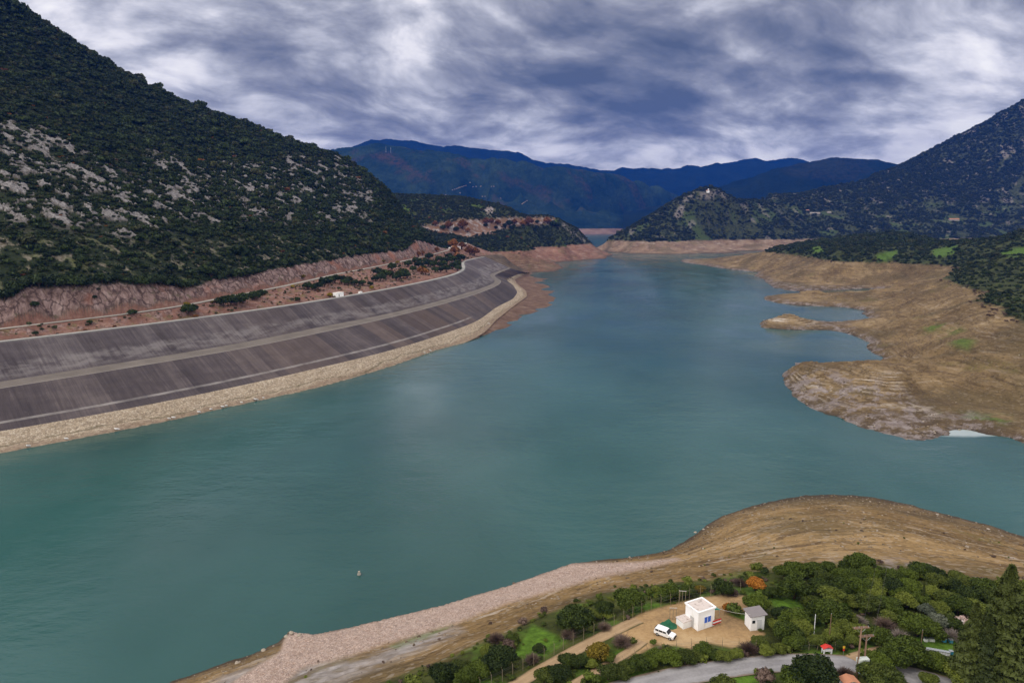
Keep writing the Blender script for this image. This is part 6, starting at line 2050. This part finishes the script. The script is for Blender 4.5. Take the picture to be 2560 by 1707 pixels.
# ---- heap of rubble in the grove
p = surfA.hit(2408, 1556)
mb = MB()
rs = random.Random(3)
for k in range(90):
    q = rs.gauss(0, .8), rs.gauss(0, .55)
    mb.box((p[0] + q[0] * 1.6, p[1] + q[1] * 1.6, p[2] + .15 + max(0, .9 - math.hypot(*q) * .6) * rs.random()), (rs.uniform(.2, .6), rs.uniform(.15, .4), rs.uniform(.08, .25)), rs.uniform(0, 3), rs.uniform(-.5, .5))
tag(mb.build("tile_heap", plain("broken_tiles", (.42, .30, .26), .9, .3, 1.4, dirt=(.62, .60, .58))), "heap of broken tiles and stones in the grove", "rubble heap")
for u, v, r in ((2330, 1486, 8), (1990, 1508, 4), (2010, 1512, 4)):
    pass
# ---- buoy
p = P(898, 1436, 0.0)
by = empty("buoy", tuple(p), .3, "small pale grey buoy floating alone on the lake", "buoy")
MB().tube([(0, 0, -.35), (0, 0, -.2), (0, 0, .35), (0, 0, .45)], [.35, .6, .6, .45], 14).build("float", plain("buoy_float", (.30, .29, .26), .7), by)
MB().box((0, 0, .85), (.75, .75, .8), taper=.75).build("body", plain("buoy_body", (.36, .33, .28), .7), by, bevel=.04)
MB().tube([(0, 0, 1.2), (0, 0, 1.5)], .06).build("light", M_dark, by)
# ---- boulders on the near waterline
for (u, v, r, lab) in ((659, 1626, 9, "pale boulder at the water's edge between the spit and a lone stone"), (593, 1657, 8, "pale lone boulder on the muddy edge furthest from the spit"), (728, 1582, 9, "rounded rock at the tip of the short stone spit"),
                       (716, 1591, 8, "rock beside the tip of the short stone spit"), (748, 1588, 8, "flat rock at the root of the short stone spit"), (1738, 1332, 8, "brown rock by the point's waterline"), (1760, 1372, 7, "pale ledge stone above the point's waterline")):
    a_ = surfA.hit(u, v)
    k = scale_at(a_) * r * .6
    o = tag(obj("boulder", rock_mesh("boulder", M_rock, int(u))), lab, "boulder", "boulders at the near waterline")
    o.location = tuple(a_)
    o.scale = (k * 1.3, k, k * .7)
    o.rotation_euler = (0, 0, u % 3)
# ---- pale concrete slabs along the foot of the dam
slabs = crop(0, 560, .37, [(1170, 1303, 20), (1120, 1308, 16), (1140, 1306, 12), (770, 1377, 26), (1330, 1260, 18), (1390, 1248, 14), (1480, 1228, 18), (1520, 1222, 14), (1620, 1195, 14), (1705, 1172, 22), (445, 1437, 18), (215, 1494, 18), (180, 1475, 14)]) + \
    crop(600, 560, .3486, [(95, 1245, 26), (130, 1235, 12), (1410, 912, 18), (1380, 930, 14), (1840, 742, 16)])
for (u, v, r) in slabs:
    a_ = P(u, v, .6)
    i_ = int(np.argmin(np.hypot(R_out[:, 0] - a_[0], R_out[:, 1] - a_[1])))
    a_ = R_out[i_] * .80 + R_toe[i_] * .20 + [0, 0, .5]
    k = math.hypot(a_[0], a_[1]) / FPX * r
    o = tag(MB().box((0, 0, 0), (k * 1.1, k * .75, .5), 0, .28).build("concrete_slab", M_slab, None, bevel=.06), None, "slab", "slabs at the dam's foot")
    o.location = tuple(a_)
    o.rotation_euler = (rad(14), 0, rad(60))
    say(o, "pale concrete slab lying at the waterline below the dam", u)
# ---- huts on the dam crest, building at its far end
for (u, v, wd, hgt_, lab, nm_) in ((846, 741, 8.5, 4.2, "white hut on the slope just above the dam crest", "hut"), (901, 734, 3.5, 2.2, "tiny pale hut beside the dam crest beyond the white hut", "hut")):
    a_ = surfB.hit(u, v)
    r_ = empty(nm_, tuple(a_ - [0, 0, .5]), rad(62), lab, "hut", "huts on the dam")
    MB().box((0, 0, hgt_ * .42 + .25), (wd, wd * .6, hgt_ * .84 + .5)).build("wall", W_wall, r_, bevel=.05)
    MB().box((0, 0, hgt_ * .84 + .55), (wd * 1.06, wd * .66, .3), taper=.9).build("roof", plain("flat_roof", (.66, .63, .58), .9), r_)
    MB().box((-wd * .2, -wd * .3, hgt_ * .3 + .3), (1.0, .1, hgt_ * .55)).build("door", R_grey, r_)
a_ = surfB.hit(1140, 622)
bl = empty("building", tuple(a_ - [0, 0, .5]), rad(10), "white building with an orange roof among rusty trees at the dam's far end", "building")
MB().box((0, 0, 2.6), (16, 8, 5.2)).build("wall", W_wall, bl)
MB().prism([(-8.6, 5.1), (0, 7.2), (8.6, 5.1), (8.6, 5.3), (0, 7.45), (-8.6, 5.3)], -4.6, 4.6).build("roof", plain("orange_roof", (.55, .20, .08), .85), bl)
for x_ in (-5, -1.5, 2, 5.5):
    MB().box((x_, -4.0, 2.8), (1.4, .12, 1.5)).build("window", M_dark, bl)
MB().box((-11, -1, 1.6), (6, 6, 3.2)).build("side_wing", W_wall, bl)
# ---- rail fence above the dam crest
fr_ = empty("fence", tuple(R_in[0]), 0, "low rusty fence along the inland side of the dam crest", "fence")
idx = np.arange(40, 340, 4)
inl_ = np.stack([-_t[:, 1], _t[:, 0], 0 * _t[:, 0]], -1)
fp = R_in + inl_ * 3.0
fp[:, 2] = surfB(fp[:, 0], fp[:, 1])
pm = MB().tube([(0, 0, -.3), (0, 0, 1.4)], .09, 5).mesh("post", M_rust)
for i in idx:
    o = obj("post", pm, fr_)
    o.location = tuple(fp[i] - R_in[0])
MB().tube([tuple(fp[i] - R_in[0] + [0, 0, 1.2]) for i in idx], .05, 4, False).build("rail", M_rust, fr_)

# ---- village and masts on the far hill, farms and chapel on the eastern side
h_wall = MB().box((0, 0, 3.2), (13, 10, 6.4)).mesh("wall", W_far)
h_roof = MB().prism([(-7.2, 6.3), (0, 9.3), (7.2, 6.3), (7.2, 6.7), (0, 9.8), (-7.2, 6.7)], -5.6, 5.6).mesh("roof", R_tile)
vill = [(980, 412), (952, 432), (940, 436), (928, 440), (915, 443), (903, 449), (893, 452), (880, 457), (866, 462), (1000, 440), (1020, 438), (1050, 437), (1120, 437), (1135, 438), (800, 490), (820, 494), (840, 497), (1062, 503), (1078, 503), (1330, 545), (1340, 538), (1352, 530), (1320, 552), (915, 482), (1180, 515)]
for i, (x_, y_) in enumerate(vill):
    a_ = surfF.hit(800 + x_ * .3827, 300 + y_ * .3827)
    r_ = empty("house", tuple(a_), rr.uniform(-.5, .5), None, "house", "village houses on the far hill")
    r_.scale = (.8, .8, .75)
    obj("wall", h_wall, r_)
    obj("roof", h_roof, r_)
    say(r_, "tiny pale house of the village on the far wooded hill", x_)
for (u, v) in ((965, 379), (977, 380)):
    a_ = surfF.hit(u, v + 3)
    r_ = empty("mast", tuple(a_), 0, None, "mast", "masts on the far hill")
    mb = MB()
    H_ = 46
    for s1, s2 in ((-1, -1), (1, -1), (1, 1), (-1, 1)):
        mb.tube([(2.2 * s1, 2.2 * s2, 0), (.5 * s1, .5 * s2, H_)], .35, 4)
    mb.build("lattice", M_steel, r_)
    MB().tube([(0, 0, H_ * .8), (0, 0, H_ + 8)], .5, 5).build("antenna", M_steel, r_)
    say(r_, "thin antenna mast on the crest of the far hill", u)
for (u, v, L_, W_, H_, rz_h, roofm, lab) in ((2036, 536, 44, 13, 5, .1, W_far, "long low white barn on the slope below the eastern mountain"), (2384, 552, 38, 14, 6, -.1, R_tile, "tan-roofed farm building near the foot of the eastern mountain"),
                                             (2018, 529, 14, 9, 5, .3, R_tile, "small farmhouse beside the long white barn"), (2072, 533, 16, 9, 4, .0, W_far, "pale shed further along from the long white barn")):
    a_ = surfD.hit(u, v)
    r_ = empty("farm_building", tuple(a_ - [0, 0, 1]), rz_h, lab, "building", "farm buildings on the eastern slope")
    MB().box((0, 0, H_ / 2 + .5), (L_, W_, H_ + 1)).build("wall", W_far, r_)
    m_ = MB().prism([(-W_ * .55, H_ + 1), (0, H_ + 1 + W_ * .22), (W_ * .55, H_ + 1), (W_ * .55, H_ + 1.4), (0, H_ + 1.5 + W_ * .22), (-W_ * .55, H_ + 1.4)], -L_ * .52, L_ * .52).build("roof", roofm, r_)
    m_.rotation_euler = (0, 0, rad(90))
a_ = surfD.hit(1769, 482)
ch = empty("chapel", tuple(a_ - [0, 0, 1.5]), .2, "tiny white chapel on the rocky top of castle hill", "chapel")
MB().box((0, 0, 4), (9, 13, 8)).build("wall", W_wall, ch)
MB().prism([(-5.2, 7.9), (0, 11.5), (5.2, 7.9), (5.2, 8.3), (0, 12), (-5.2, 8.3)], -7, 7).build("roof", R_tile, ch)
MB().box((0, -5, 12), (3, 3, 7)).build("bell_tower", W_wall, ch)

settle_labels()
# ================================================================== the air
hz, nt, _b = new_mat("haze")
nt.n.clear()
pv = nt.node('ShaderNodeVolumePrincipled')
pv.inputs['Color'].default_value = (.006, .105, .62, 1)
pv.inputs['Density'].default_value = 5.4e-5
pv.inputs['Anisotropy'].default_value = 0.0
out = nt.node('ShaderNodeOutputMaterial')
nt.l.new(pv.outputs[0], out.inputs['Volume'])
hb = MB().box((0, 6000, 640), (19000, 13400, 1322))
haze = hb.build("haze", hz)
haze["kind"] = "stuff"
